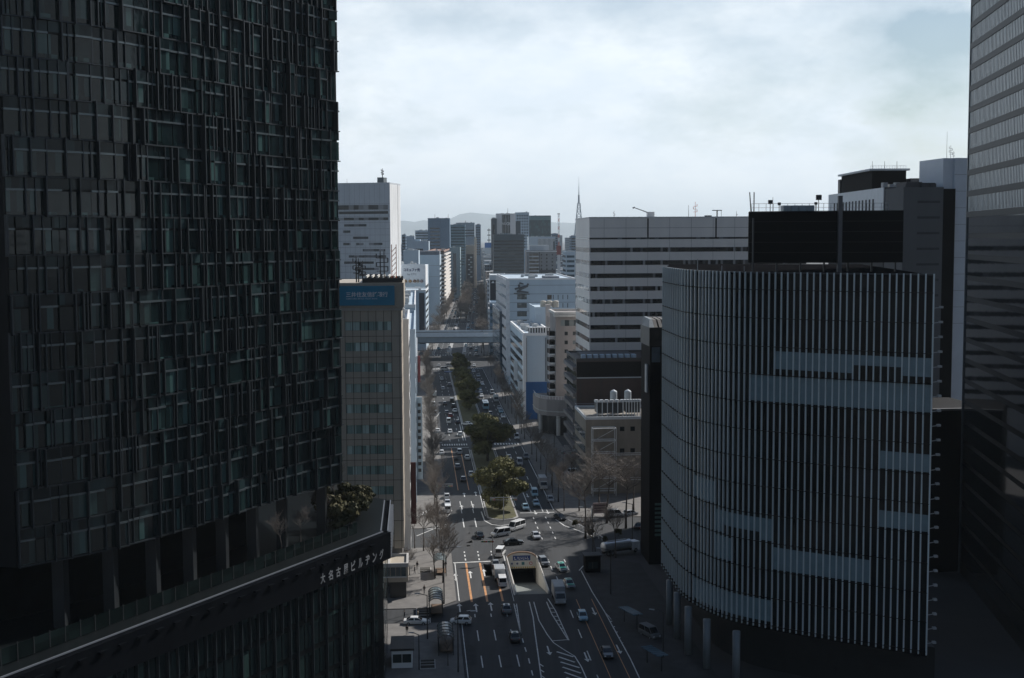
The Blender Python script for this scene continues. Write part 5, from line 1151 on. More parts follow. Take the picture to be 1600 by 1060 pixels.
def ever_tree(seed, h, rx, n, m=None):
    r_ = random.Random(seed); T, C = MB(), MB(); T.tube((0, 0, -.1), (0, 0, h * .4), h * .035, h * .025, 8)
    lobes = []
    for i in range(13):
        a = r_.uniform(0, 6.283); rr_ = rx * math.sqrt(r_.random()) * .74; z = h * r_.uniform(.30, .88) - .12 * h * (rr_ / rx) ** 2; lobes.append((Vector((rr_ * math.cos(a), rr_ * math.sin(a), z)), rx * r_.uniform(.17, .42)))
    lobes.append((Vector((0, 0, h * .84)), rx * .38))
    for c, s in lobes: T.tube((0, 0, h * .35), c * .92, h * .016, h * .006, 5)
    for i in range(n):
        c, s = r_.choice(lobes); d = Vector((r_.gauss(0, 1), r_.gauss(0, 1), r_.gauss(0, 1))).normalized(); rad = s * (r_.random() ** .33) * r_.uniform(.8, 1.12)
        p = c + Vector((d.x, d.y, d.z * .72)) * rad; sz = r_.uniform(.16, .34)
        nx = (d + Vector((r_.uniform(-1, 1), r_.uniform(-1, 1), r_.uniform(-1, 1))) * .8).normalized(); u = nx.orthogonal().normalized() * sz; v = nx.cross(u).normalized() * sz * .7
        C.poly([p - u, p - v * .9, p + u, p + v * .9])
    return T.mesh('trunk', m_bark, None, True), C.mesh('crown', m or m_leaf)
def plant(protos, i, loc, sc, rz, name, label, cat, group):
    tm, cm_ = protos[i % len(protos)]; t = thing(name, label, cat, loc, rz, group); t.scale = (sc, sc, sc)
    for nm, me in (('trunk', tm), ('crown', cm_)): o = bpy.data.objects.new(nm, me); COL.objects.link(o); o.parent = t
    return t
bare = [bare_tree(31 + i, 10, .95, 1.0) for i in range(4)]; wide = [bare_tree(61 + i, 11, 1.25, .75) for i in range(3)]; ever = [ever_tree(5 + i, 10, 6.6, 21000) for i in range(3)]
rt = random.Random(3); GL = 'bare street trees along the left pavement'; GR = 'bare street trees along the right pavement'
v = 256; i = 0
while v < 700:
    if not 280 < v < 312: plant(bare, i, U(4.6 + rt.uniform(-.3, .4) - (.6 if v > 320 else 0), v, .15), rt.uniform(.75, 1.0), rt.uniform(0, 6), 'bare_tree', 'leafless pavement tree on the left, %s one counted from the bank corner' % ordinal(i), 'tree', GL); i += 1
    v += 9.5 if v < 380 else 11
v = 262; i = 0
for v in [322, 333, 345, 356, 368, 381, 395, 408, 440, 452, 465, 478, 491, 505, 520, 536, 552, 570, 590, 612, 640, 668]:
    plant(bare, i + 1, U(36.6 + rt.uniform(-.4, .6), v, .15), rt.uniform(.8, 1.1), rt.uniform(0, 6), 'bare_tree', 'leafless pavement tree on the right, %s one counted from the crossing corner' % ordinal(i), 'tree', GR); i += 1
for i, (px, py, h, wds) in enumerate(((915, 842, 1.4, 'at the corner hedge'), (948, 818, 1.5, 'behind the pale notice board'), (978, 826, 1.5, 'beside the white van in the lot'), (936, 795, 1.2, 'in front of the scaffold'), (905, 800, 1.0, 'by the curved kerb'), (990, 800, 1.15, 'against the black slab'), (962, 872, 1.0, 'over the silver tanker'), (930, 885, .95, 'by the dark kiosk'), (895, 768, .95, 'at the lane end by the lot'))):
    plant(wide if i not in (6, 7) else bare, i, G(px, py), h, i * 1.3, 'bare_tree', 'tall wide leafless tree ' + wds, 'tree', 'wide bare trees around the corner lot')
for i, (px, py, h) in enumerate(((680, 905, .8), (662, 862, .9), (690, 862, 1.0), (648, 858, .8), (700, 1042, .5), (640, 900, .5))):
    plant(bare, i, G(px, py), h, i, 'bare_tree', 'thin leafless tree ' + ('beside the curved bus shelter', 'behind the kerb bend by the bank', 'in front of the tall lamp at the stop line', 'against the foot of the bank', 'young, by the lowest bus shelter', 'small, beside the corner annex')[i], 'tree', 'bare trees on the left corner pavement')
for i, (px, py, sc, sx, lb) in enumerate(((782, 797, 1.28, 1, 'broad evergreen nearest the crossing on the island'), (762, 722, 1.32, 1, 'dark broad evergreen second from the crossing on the island'), (757, 703, 1.2, 1, 'broad evergreen at the island end by the zebra'), (733, 641, .8, 1, 'evergreen nearest the lens on the far island'), (729, 627, .95, 1, 'tall olive evergreen in the far island cluster'), (725, 613, .92, 1, 'round evergreen in the middle of the far island'), (722, 602, .85, 1, 'lower evergreen behind the round one on the far island'), (719, 588, .85, 1, 'light topped evergreen below the elevated roadway'), (716, 578, .9, 1, 'yellowish evergreen at the far island end'))):
    p = G(px, py); plant(ever, i, (p.x, p.y, .25), sc, i * 2.1, 'evergreen_tree', lb, 'tree', 'evergreens on the road islands')
# far avenue trees
i = 0
for vv in range(40, 1700, 17):
    for u in (-15.8, 15.8) + ((-2.6, 2.6) if vv > 330 else ()):
        if i >= 285 or (vv > 900 and i % 2): i += 1; continue
        p = U2(u + rt.uniform(-1, 1), vv + rt.uniform(-4, 4), .1); plant(bare + wide, i, p, rt.uniform(.85, 1.35), rt.uniform(0, 6), 'avenue_tree', 'hazy leafless tree in the long rows beyond the elevated roadway', 'tree', 'bare trees lining the far avenue'); i += 1
# terrace planting on the podium
shrub = [ever_tree(91 + i, 4.2, 2.4, 2600, m_leaf2) for i in range(2)]
for i, (px, py, sc) in enumerate(((548, 826, 1.35), (530, 834, 1.25), (562, 806, 1.15), (516, 826, 1.2), (540, 804, 1.2), (574, 792, .8), (508, 800, 1.0))):
    p = G(px, py, 26.0); plant(shrub, i, (p.x, p.y, 26.1), sc, i, 'terrace_shrub', 'rounded shrub on the podium terrace, %s from its bright parapet end' % ordinal(i), 'shrub', 'shrubs on the podium terrace')
for i, (px, py, sc) in enumerate(((526, 812, .85), (470, 858, .5), (505, 838, .6), (440, 872, .5))):
    p = G(px, py, 26.0); plant(bare, i, (p.x, p.y, 26.1), sc, i, 'terrace_tree', 'small bare tree on the podium terrace, ' + ('behind the evergreen shrubs', 'between two dark columns', 'beside the last column', 'farthest into the shade')[i], 'tree', 'bare trees on the podium terrace')
for i, (px, py) in enumerate(((900, 824), (922, 838), (945, 850), (966, 838))):
    p = G(px, py); plant(shrub, i, (p.x, p.y, .1), .42, i, 'corner_hedge', 'low clipped hedge clump at the corner lot, %s from the kerb bend' % ordinal(i), 'hedge', 'hedge clumps at the corner lot')
# ================================================================== VEHICLES
m_tyre = mat('tyre', (.012, .012, .012), .8, var=0); m_cglass = mat('car_glass', (.010, .014, .018), .06, var=0, spec=.6); m_head = mat('headlight_lens', (.6, .62, .65), .15, var=0); m_tail = mat('tail_lens', (.28, .015, .015), .3, var=0)
paints = {}
def paint(c):
    if c not in paints:
        m = mat('paint_%d_%d_%d' % tuple(int(q * 1000) for q in c), c, .28, 0, var=.04, scale=3); m.node_tree.nodes['Principled BSDF'].inputs['Coat Weight'].default_value = .5; paints[c] = m
    return paints[c]
WHITE, SILVER, GREY, BLACK, BLUE, LBLUE, RED, GREEN = (.74, .74, .73), (.42, .43, .45), (.14, .145, .15), (.014, .015, .017), (.03, .07, .16), (.25, .42, .52), (.28, .03, .03), (.06, .42, .32)
# x runs forward; every kind: length, width, lower body stations (x, top), cabin: bottom rear/front, top rear/front, roof height
KINDS = {'sedan': (4.6, 1.72, [(-2.3, .62), (-2.2, .92), (-1.2, .98), (.9, .95), (2.1, .80), (2.3, .55)], (-1.75, 1.15, -1.0, .35), 1.45),
         'taxi': (4.6, 1.72, [(-2.3, .62), (-2.2, .92), (-1.2, .98), (.9, .95), (2.1, .80), (2.3, .55)], (-1.7, 1.15, -1.1, .35), 1.5),
         'hatchback': (3.9, 1.68, [(-1.95, .6), (-1.88, .95), (-1.0, .98), (.8, .97), (1.75, .82), (1.95, .55)], (-1.85, 1.2, -1.45, .3), 1.52),
         'suv': (4.5, 1.8, [(-2.25, .65), (-2.18, 1.02), (-1.0, 1.06), (.9, 1.04), (2.05, .92), (2.25, .6)], (-2.1, 1.2, -1.8, .35), 1.72),
         'van': (4.7, 1.75, [(-2.35, .7), (-2.32, 1.1), (-1, 1.12), (1.3, 1.1), (2.15, .98), (2.35, .6)], (-2.3, 1.75, -2.2, .95), 2.0),
         'minibus': (5.2, 1.9, [(-2.6, .7), (-2.57, 1.2), (-1, 1.22), (1.7, 1.2), (2.45, 1.02), (2.6, .6)], (-2.55, 2.2, -2.45, 1.45), 2.25)}
def quad_in(mb, a, b, c, d, inset, out, mi=0):
    P4 = [Vector(q) for q in (a, b, c, d)]; cc = sum(P4, Vector()) / 4; n = (P4[1] - P4[0]).cross(P4[3] - P4[0]).normalized() * out
    mb.poly([q + (cc - q).normalized() * inset + n for q in P4], mi)
def wheelset(t, xs, hw, rad, wdt=.2):
    for x in xs:
        for sy in (-1, 1):
            w = MB().tube((x, sy * hw, rad), (x, sy * (hw - wdt), rad), rad, n=12).build('wheel', m_tyre, t); MB().tube((x, sy * (hw + .012), rad), (x, sy * (hw - .01), rad), rad * .6, n=10).build('rim', m_metal, w)
def make_car(kind):
    Lc, Wc, st, (br, bf, tr, tf), hr = KINDS[kind]; hw = Wc / 2; t = thing('car', 'x', 'car'); k = MB(); n0 = len(k.v); ns = len(st); zc = .28
    for x, z in st:
        e = .90 if x in (st[0][0], st[-1][0]) else 1.0
        for (y, zz) in ((-hw * .93 * e, zc), (-hw * e, zc + .2), (-hw * e, z - .16), (-hw * .9 * e, z), (hw * .9 * e, z), (hw * e, z - .16), (hw * e, zc + .2), (hw * .93 * e, zc)): k.v.append((x, y, zz))
    for i in range(ns - 1):
        for j in range(8): a = n0 + i * 8 + j; bq = n0 + i * 8 + (j + 1) % 8; k.f.append((a, bq, bq + 8, a + 8)); k.m.append(0)
    k.f.append(tuple(range(n0 + 7, n0 - 1, -1))); k.m.append(0); k.f.append(tuple(n0 + (ns - 1) * 8 + j for j in range(8))); k.m.append(0)
    zb = .93 if hr < 1.6 else 1.0; wb, wt = hw * .92, hw * .76 if hr < 1.9 else hw * .88
    bb_ = [(br, -wb, zb), (bf, -wb, zb), (bf, wb, zb), (br, wb, zb)]; tt = [(tr, -wt, hr - .05), (tf, -wt, hr - .05), (tf, wt, hr - .05), (tr, wt, hr - .05)]
    k.frustum(bb_, tt); k.frustum(tt, [(tr + .12, -wt * .9, hr), (tf - .12, -wt * .9, hr), (tf - .12, wt * .9, hr), (tr + .12, wt * .9, hr)])
    body = k.build('body', m_signwhite, t); body.data.materials[0] = m_signwhite
    g1 = MB(); quad_in(g1, bb_[1], bb_[2], tt[2], tt[1], .12, .012); g1.build('windscreen', m_cglass, t); g1 = MB(); quad_in(g1, bb_[3], bb_[0], tt[0], tt[3], .13, .012); g1.build('rear_window', m_cglass, t)
    for a, c, d, e in ((bb_[0], bb_[1], tt[1], tt[0]), (bb_[2], bb_[3], tt[3], tt[2])):
        md = lambda p, q, f: tuple(p[i] + (q[i] - p[i]) * f for i in range(3))
        for f0, f1 in ((0, .52), (.52, 1)): g1 = MB(); quad_in(g1, md(a, c, f0), md(a, c, f1), md(e, d, f1), md(e, d, f0), .1, .012); g1.build('side_window', m_cglass, t)
    fx, rx_ = st[-1][0], st[0][0]
    for sy in (-1, 1):
        y0, y1 = sorted((sy * hw * .86, sy * hw * .5)); B(fx - .16, fx + .015, y0, y1, .56, .72).build('headlight', m_head, t); B(rx_ - .015, rx_ + .1, y0 if sy < 0 else y0 + .15, y1 - (.15 if sy < 0 else 0), .68, .84).build('taillight', m_tail, t)
        y0, y1 = sorted((sy * hw * .98, sy * (hw + .16))); B(bf - .42, bf - .26, y0, y1, zb - .02, zb + .13).build('wing_mirror', m_dkmetal, t)
    B(fx - .05, fx + .03, -hw * .45, hw * .45, .36, .52).build('grille', m_dkmetal, t)
    wheelset(t, (-Lc * .29, Lc * .3), hw + .01, .31)
    if kind == 'taxi': B(-.5, -.25, -.28, .28, hr, hr + .14).build('roof_lamp', mat('roof_lamp', (.6, .6, .55), .4, var=0), t)
    return t
def make_truck(Lc, cabl, hbox, col_box):
    hw = 1.05; t = thing('truck', 'x', 'truck'); x0 = -Lc / 2; xc = Lc / 2 - cabl
    B(x0, xc - .12, -hw, hw, .95, hbox).build('cargo_box', col_box, t); k = B(x0 + .12, xc - .24, -hw + .1, hw - .1, hbox, hbox + .04); k.build('box_roof', mat('box_roof_panel', (.34, .36, .38), .5, var=.15), t)
    k = MB(); k.frustum([(xc, -hw + .05, .5), (Lc / 2, -hw + .05, .5), (Lc / 2, hw - .05, .5), (xc, hw - .05, .5)], [(xc, -hw + .05, 1.35), (Lc / 2, -hw + .05, 1.35), (Lc / 2, hw - .05, 1.35), (xc, hw - .05, 1.35)])
    bb_ = [(xc, -hw + .05, 1.35), (Lc / 2, -hw + .05, 1.35), (Lc / 2, hw - .05, 1.35), (xc, hw - .05, 1.35)]; tt = [(xc, -hw + .15, 2.35), (Lc / 2 - .45, -hw + .15, 2.35), (Lc / 2 - .45, hw - .15, 2.35), (xc, hw - .15, 2.35)]
    k.frustum(bb_, tt); k.build('body', m_signwhite, t); B(x0 + .1, xc + .1, -.5, .5, .5, .94).build('chassis', m_dkmetal, t)
    g1 = MB(); quad_in(g1, bb_[1], bb_[2], tt[2], tt[1], .1, .012); g1.build('windscreen', m_cglass, t)
    for a, c, d, e in ((bb_[0], bb_[1], tt[1], tt[0]), (bb_[2], bb_[3], tt[3], tt[2])): g1 = MB(); quad_in(g1, a, c, d, e, .14, .012); g1.build('side_window', m_cglass, t)
    for sy in (-1, 1): y0, y1 = sorted((sy * .9, sy * .55)); B(Lc / 2 - .05, Lc / 2 + .02, y0, y1, .7, .9).build('headlight', m_head, t)
    B(Lc / 2 - .02, Lc / 2 + .06, -hw + .1, hw - .1, .48, .64).build('bumper', m_metal, t); wheelset(t, (x0 + 1.1, Lc / 2 - .8), hw, .42, .26); return t
def make_bus():
    t = thing('bus', 'x', 'bus'); k = MB(); k.frustum([(-5, -1.22, .35), (5, -1.22, .35), (5, 1.22, .35), (-5, 1.22, .35)], [(-5, -1.22, 1.3), (5, -1.22, 1.3), (5, 1.22, 1.3), (-5, 1.22, 1.3)]); k.frustum([(-5, -1.22, 1.3), (5, -1.22, 1.3), (5, 1.22, 1.3), (-5, 1.22, 1.3)], [(-4.9, -1.12, 2.9), (4.8, -1.12, 2.9), (4.8, 1.12, 2.9), (-4.9, 1.12, 2.9)]); k.box(-3, 1, -.7, .7, 2.895, 3.1)
    k.build('body', m_signwhite, t)
    for sy in (-1, 1):
        for i in range(7): x = -4.6 + i * 1.32; g1 = MB(); g1.frustum(*[[(x, sy * (1.245 - q) - .02, z), (x + 1.15, sy * (1.245 - q) - .02, z), (x + 1.15, sy * (1.245 - q) + .02, z), (x, sy * (1.245 - q) + .02, z)] for q, z in ((.01, 1.5), (.075, 2.55))]); g1.build('side_window', m_cglass, t)
    B(4.9, 5.01, -1.0, 1.0, 1.35, 2.5).build('windscreen', m_cglass, t); B(-5.02, -4.9, -.9, .9, 1.6, 2.5).build('rear_window', m_cglass, t); wheelset(t, (-3, 3.2), 1.23, .48, .28); return t
protos = {k_: make_car(k_) for k_ in KINDS}
m_boxgrey = mat('box_grey', (.30, .31, .33), .5, var=.12, scale=1); m_boxwhite = mat('box_white', (.62, .63, .62), .5, var=.08)
protos['truck'] = make_truck(7.2, 1.7, 3.2, m_boxgrey); protos['boxtruck'] = make_truck(5.8, 1.6, 2.8, m_boxwhite); protos['bus'] = make_bus()
usedp = set()
def vehicle(kind, p, yaw, col, label, name=None, cat=None, group='vehicles on the avenue'):
    src = protos[kind]
    if kind in usedp: o = copy_tree(src)
    else: o = src; usedp.add(kind)
    o.name = name or {'van': 'van', 'minibus': 'minibus', 'boxtruck': 'box_truck', 'truck': 'box_truck', 'bus': 'bus'}.get(kind, kind)
    o.location = p; o.rotation_euler = (0, 0, yaw); tag(o, label, cat or {'van': 'van', 'minibus': 'van', 'bus': 'bus', 'taxi': 'taxi', 'truck': 'truck', 'boxtruck': 'truck'}.get(kind, 'car'), group)
    for ch in o.children:
        if ch.name.split('.')[0] in ('body',): ch.material_slots[0].link = 'OBJECT'; ch.material_slots[0].material = paint(col)
    return o
AWAY = math.pi / 2 + A1; TOW = -math.pi / 2 + A1
VEH = [  # px, py (ground), kind, colour, yaw, label
 (650, 976, 'sedan', WHITE, 0.02, 'white sedan leaving the side street over its zebra'), (720, 975, 'hatchback', WHITE, math.pi - .05, 'white hatchback side on at the kerb gap'),
 (780, 905, 'boxtruck', WHITE, AWAY, 'white box truck hugging the pale underpass wall'), (784.5, 914, 'van', WHITE, TOW + math.pi, 'small white van right behind the box truck'),
 (791, 956, 'taxi', GREY, AWAY, 'grey taxi beside the underpass end, behind the vans'), (804, 1000, 'taxi', BLACK, AWAY, 'black taxi passing the merge markings in deep shade'),
 (782, 868, 'van', WHITE, AWAY - .25, 'white van entering the crossing ahead of the box truck'), (774, 885, 'sedan', GREY, AWAY, 'dark car half hidden ahead of the box truck'),
 (749, 840, 'sedan', BLACK, AWAY + .1, 'black car alone at the left of the crossing'), (782, 838, 'van', WHITE, -2.55, 'white van turning across the middle of the crossing'), (807, 828, 'minibus', WHITE, -2.2, 'white minibus turning beside the island tip'),
 (802, 851, 'sedan', BLACK, -.05 + .25, 'black sedan turning sideways below the white vans'), (837, 841, 'sedan', SILVER, TOW + .1, 'silver blue sedan coming out of the right lanes'),
 (849, 883, 'suv', GREY, TOW + .15, 'dark car right of the portal arch'), (877, 891, 'taxi', WHITE, TOW + .15, 'white taxi with pale green roof past the stop line'), (889, 917, 'taxi', SILVER, TOW + .12, 'pale green taxi beside the grey truck'),
 (873, 939, 'truck', SILVER, TOW, 'tall grey box truck right of the underpass'), (910, 968, 'hatchback', LBLUE, TOW, 'light blue hatchback alone in the right shaded lanes'), (948, 1025, 'sedan', BLACK, TOW, 'black sedan in the darkest right lane'),
 (812, 726, 'van', SILVER, TOW, 'silver van right of the dark evergreen'), (795, 718, 'sedan', WHITE, TOW, 'white sedan half under the dark evergreen'), (822, 717, 'suv', GREY, TOW, 'grey car on the outer lane past the zebra'), (848, 763, 'truck', SILVER, TOW, 'pale truck waiting in the right outer lane'),
 (835, 775, 'van', LBLUE, TOW, 'pale blue van behind the blue sedan'), (837.5, 790, 'sedan', LBLUE, TOW, 'blue white sedan in the middle right lane at the stop line'), (821, 796, 'sedan', LBLUE, TOW, 'light blue sedan first in the inner right lane'), (860, 784, 'hatchback', SILVER, TOW, 'silver hatchback in the right slip lane'), (875, 812, 'sedan', BLACK, TOW + .3, 'black car parked at the right kerb bend'),
 (718, 709, 'suv', SILVER, AWAY, 'silver car just before the left zebra'), (730, 718, 'sedan', WHITE, AWAY, 'white sedan at the left stop line by the island'), (715, 732, 'sedan', GREY, AWAY, 'grey sedan in the left middle lane before the zebra'), (736, 744, 'hatchback', WHITE, AWAY, 'white hatchback left of the nearest evergreen'), (724, 752, 'sedan', BLACK, AWAY, 'black sedan behind the grey one on the left'),
 (698, 779, 'hatchback', WHITE, AWAY, 'white hatchback parked first of three at the left kerb'), (699, 789, 'sedan', SILVER, AWAY, 'silver sedan parked middle of three at the left kerb'), (699.5, 800, 'van', WHITE, AWAY, 'white van parked last of three at the left kerb'),
 (703, 677, 'sedan', WHITE, AWAY, 'white sedan left of centre beyond the zebra'), (719, 681, 'hatchback', WHITE, AWAY, 'white hatchback by the island beyond the zebra'), (684, 676, 'sedan', WHITE, AWAY, 'white car at the left kerb beyond the zebra'), (690, 710, 'sedan', WHITE, AWAY, 'white car at the left kerb by the zebra'),
 (677, 635, 'van', WHITE, AWAY, 'white van parked under the left bare trees'), (679, 649, 'van', SILVER, AWAY, 'silver van parked behind the white one under bare trees'), (678, 621, 'boxtruck', WHITE, AWAY, 'white truck parked under the left bare trees'),
 (695, 633, 'sedan', BLACK, AWAY, 'black sedan in the middle left lane by the far island'), (706, 629, 'van', BLACK, AWAY, 'black van hard by the far island'), (708.5, 637, 'suv', BLACK, AWAY, 'black car behind the black van'), (711, 644, 'sedan', WHITE, AWAY, 'white sedan behind the black car by the island'), (698, 647, 'sedan', GREY, AWAY, 'dark grey sedan ahead of the red car'), (703.5, 652, 'hatchback', RED, AWAY, 'red hatchback ahead of a white van'), (701, 661, 'van', WHITE, AWAY, 'white van behind the red hatchback'), (715, 662, 'sedan', BLACK, AWAY, 'black sedan level with the white van'), (729.5, 665, 'sedan', WHITE, math.pi * .5 + .9, 'white car turning at the far island tip'),
 (692, 609, 'sedan', SILVER, AWAY, 'silver sedan in the left lanes behind the blue patch'), (702, 603, 'sedan', GREY, AWAY, 'grey sedan in the left lanes by the far evergreens'), (690, 594, 'hatchback', WHITE, AWAY, 'white hatchback before the far zebra'), (695, 579, 'van', WHITE, .2, 'white van crossing on the far zebra'), (703, 573, 'van', WHITE, .2, 'white van crossing beyond the far zebra'), (686, 573, 'sedan', WHITE, AWAY, 'white sedan beyond the far zebra'),
 (730, 570, 'van', WHITE, TOW, 'white van first below the roadway on the right'), (741, 573, 'sedan', WHITE, TOW, 'white sedan second below the roadway on the right'), (740, 582, 'sedan', WHITE, TOW, 'white sedan at the head of the right queue'), (733, 576, 'suv', SILVER, TOW, 'silver car at the inner head of the right queue'), (747, 589, 'sedan', SILVER, TOW, 'silver sedan, second row of the right queue'), (748, 597, 'sedan', GREY, TOW, 'grey sedan, third row of the right queue'), (753, 602, 'sedan', WHITE, TOW, 'white sedan, fourth row of the right queue'), (749, 609, 'hatchback', LBLUE, TOW, 'pale blue hatchback, fifth row of the right queue'), (751, 614.5, 'sedan', SILVER, TOW, 'silver sedan, sixth row of the right queue'), (752.5, 621, 'sedan', WHITE, TOW, 'white sedan, last row of the right queue'),
 (758.5, 638, 'bus', LBLUE, TOW, 'pale blue bus right of the far island'), (769, 616, 'van', SILVER, TOW, 'silver van in the shaded outer right lane'), (775, 628, 'boxtruck', SILVER, TOW, 'silver truck in the shaded outer right lane'), (757, 654, 'sedan', BLUE, TOW, 'blue sedan following the pale blue bus'), (766.5, 650, 'suv', GREY, TOW, 'grey car right of the blue sedan'),
 (780, 640, 'sedan', SILVER, TOW, 'silver car parked first at the right kerb'), (782.5, 645, 'sedan', LBLUE, TOW, 'pale blue car parked second at the right kerb'), (786, 653, 'sedan', WHITE, TOW, 'white car parked last at the right kerb'), (794, 672, 'sedan', BLACK, TOW, 'black sedan in the right lanes behind the zebra'), (807, 686, 'van', WHITE, TOW, 'white van on the right zebra edge'),
 (960, 808, 'van', WHITE, .35, 'white van parked in the corner lot'), (999, 826, 'sedan', BLACK, 1.2, 'black car in the corner lot by the black slab'), (985, 806, 'hatchback', SILVER, .5, 'silver hatchback in the corner lot right of the van'), (912, 708, 'sedan', WHITE, .1, 'white sedan at the foot of the curved podium'), (900, 742, 'van', SILVER, .4, 'silver van in the shade below the brown block'), (1015, 995, 'van', GREY, -1.1, 'grey van in the shade by the pale columns'),
]
for px, py, kd, c, yw, lb in VEH:
    p = G(px, py); vehicle(kd, (p.x, p.y, Z1), yw, c, lb)
def taxi_roof(lab, m):
    for o in bpy.data.objects:
        if o.get('label') == lab: B(-1.1, .35, -.62, .62, 1.495, 1.53).build('roof_panel', m, o); B(1.15, 2.1, -.7, .7, .87, .99).build('bonnet_panel', m, o)
taxi_roof('white taxi with pale green roof past the stop line', paint(GREEN)); taxi_roof('pale green taxi beside the grey truck', paint(GREEN))
# distant traffic beyond the bend: small, body and glass only
def mini(col, i):
    k = MB(); k.box(-2.2, 2.2, -.85, .85, .2, .95, 0); k.frustum([(-1.7, -.8, .95), (1.2, -.8, .95), (1.2, .8, .95), (-1.7, .8, .95)], [(-1.2, -.65, 1.45), (.5, -.65, 1.45), (.5, .65, 1.45), (-1.2, .65, 1.45)], 1); k.box(-1.18, .48, -.63, .63, 1.451, 1.5, 0)
    for x in (-1.3, 1.4): k.tube((x, -.87, .32), (x, .87, .32), .32, n=8, mi=2)
    return k.mesh('car', [paint(col), m_cglass, m_tyre])
minis = [mini(c, i) for i, c in enumerate((WHITE, SILVER, GREY, WHITE, BLACK, WHITE, LBLUE))]
ncar = 0
for vv in range(44, 1500, 23):
    for u in (-11.8, -8.4, -5.2, 5.2, 8.4, 11.8):
        if rt.random() < .45 and ncar < 130:
            o = bpy.data.objects.new('distant_car', rt.choice(minis)); COL.objects.link(o); o.location = U2(u, vv + rt.uniform(-6, 6), Z1 + .01); o.rotation_euler = (0, 0, (math.pi / 2 if u < 0 else -math.pi / 2) + A2)
            tag(o, 'tiny distant car on the avenue beyond the elevated roadway', 'car', 'distant cars beyond the elevated roadway'); ncar += 1
# tanker
p = G(966, 866); t = thing('tanker_truck', 'polished silver tanker truck parked at the corner lot', 'tanker', (p.x, p.y, .16), .5); m_chrome = mat('tank_steel', (.7, .72, .73), .3, .55, var=.08)
MB().tube((-4, 0, 1.9), (3, 0, 1.9), 1.05, n=20).build('tank', m_chrome, t, smooth=False); MB().lathe([(.05, 0), (.7, .12), (1.0, .35)], (0, 0, 0), 16).build('tank_cap', m_chrome, t).location = (-4.35, 0, 1.9); t.children[-1].rotation_euler = (0, math.pi / 2, 0)
B(3.3, 5, -1.05, 1.05, .5, 2.4).build('cab', m_signwhite, t); B(4.98, 5.02, -.9, .9, 1.4, 2.2).build('windscreen', m_cglass, t); B(-4, 3.3, -.5, .5, .6, .95).build('chassis', m_dkmetal, t); wheelset(t, (-3.2, -2.1, 4), 1.05, .48, .3); B(-3, 2, -.3, .3, 2.93, 3.05).build('walkway', m_metal, t)
# ================================================================== STREET FURNITURE
def shelter(px, py, label, ln=11, yaw=A1):
    p = G(px, py); t = thing('bus_shelter', label, 'shelter', (p.x, p.y, .16), yaw, 'curved roof shelters on the left pavement'); gl = glass('shelter_glass', (.16, .20, .21), (.32, .37, .38), 1.5, 50, .5, .15, 0, bars=.08, barcol=(.06, .06, .06))
    k = MB(); N = 8; rw = 1.3
    for i in range(N):
        a0, a1 = math.pi * i / N, math.pi * (i + 1) / N; q0, q1 = (-rw * math.cos(a0), 2.5 + .95 * math.sin(a0)), (-rw * math.cos(a1), 2.5 + .95 * math.sin(a1))
        for y0, y1 in ((0, ln),): k.frustum([(q0[0], y0, q0[1]), (q1[0], y0, q1[1]), (q1[0], y1, q1[1]), (q0[0], y1, q0[1])], [(q0[0] * 1.03, y0, q0[1] + .05), (q1[0] * 1.03, y0, q1[1] + .05), (q1[0] * 1.03, y1, q1[1] + .05), (q0[0] * 1.03, y1, q0[1] + .05)])
    k.build('roof', gl, t)
    for j in range(6):
        y = ln * j / 5; k = MB()
        for i in range(N): a0, a1 = math.pi * i / N, math.pi * (i + 1) / N; k.tube((-rw * 1.05 * math.cos(a0), y, 2.5 + 1.02 * math.sin(a0)), (-rw * 1.05 * math.cos(a1), y, 2.5 + 1.02 * math.sin(a1)), .07, n=5)
        k.build('roof_rib', m_dkmetal, t)
        for sx in (-1.22, 1.22): MB().tube((sx, y, 0), (sx, y, 2.5), .07, n=6).build('post', m_dkmetal, t)
    B(-.9, 1.2, 1, ln - 1, .4, .48).build('seat', mat('bench_wood', (.16, .1, .06), .7), t); B(-1.26, -1.23, .5, ln - .5, .3, 2.2).build('back_panel', mat('dark_pane', (.02, .022, .025), .2), t)
shelter(681.5, 966, 'curved glass roof shelter just above the side street zebra', 8); shelter(697, 1026, 'curved glass roof shelter just below the side street', 8); shelter(688, 902, 'smaller curved shelter by the stop line', 6)
def lamp(px, py, h, armlen, yaw, label, name='street_lamp'):
    p = G(px, py); t = thing(name, label, 'street lamp', (p.x, p.y, 0), yaw, 'street lamps'); MB().tube((0, 0, 0), (0, 0, h), .13, .07, 8).build('pole', m_dkmetal, t); MB().tube((0, 0, h - .1), (armlen, 0, h + .25), .06, n=6).build('arm', m_dkmetal, t); k = MB(); k.frustum([(armlen - .1, -.16, h + .16), (armlen + .8, -.12, h + .22), (armlen + .8, .12, h + .22), (armlen - .1, .16, h + .16)], [(armlen - .1, -.12, h + .32), (armlen + .8, -.08, h + .32), (armlen + .8, .08, h + .32), (armlen - .1, .12, h + .32)]); k.build('lamp_head', m_metal, t)
lamp(694, 945, 11, 2.6, 0, 'tall street lamp with its arm over the stop line'); lamp(668, 1000, 8, 1.4, 3.1, 'street lamp beside the side street zebra'); lamp(655, 1048, 6, .9, 3.0, 'short lamp in front of the dark kiosk'); lamp(716, 1052, 10, 2.2, 0, 'kerbside lamp at the bottom of the left pavement')
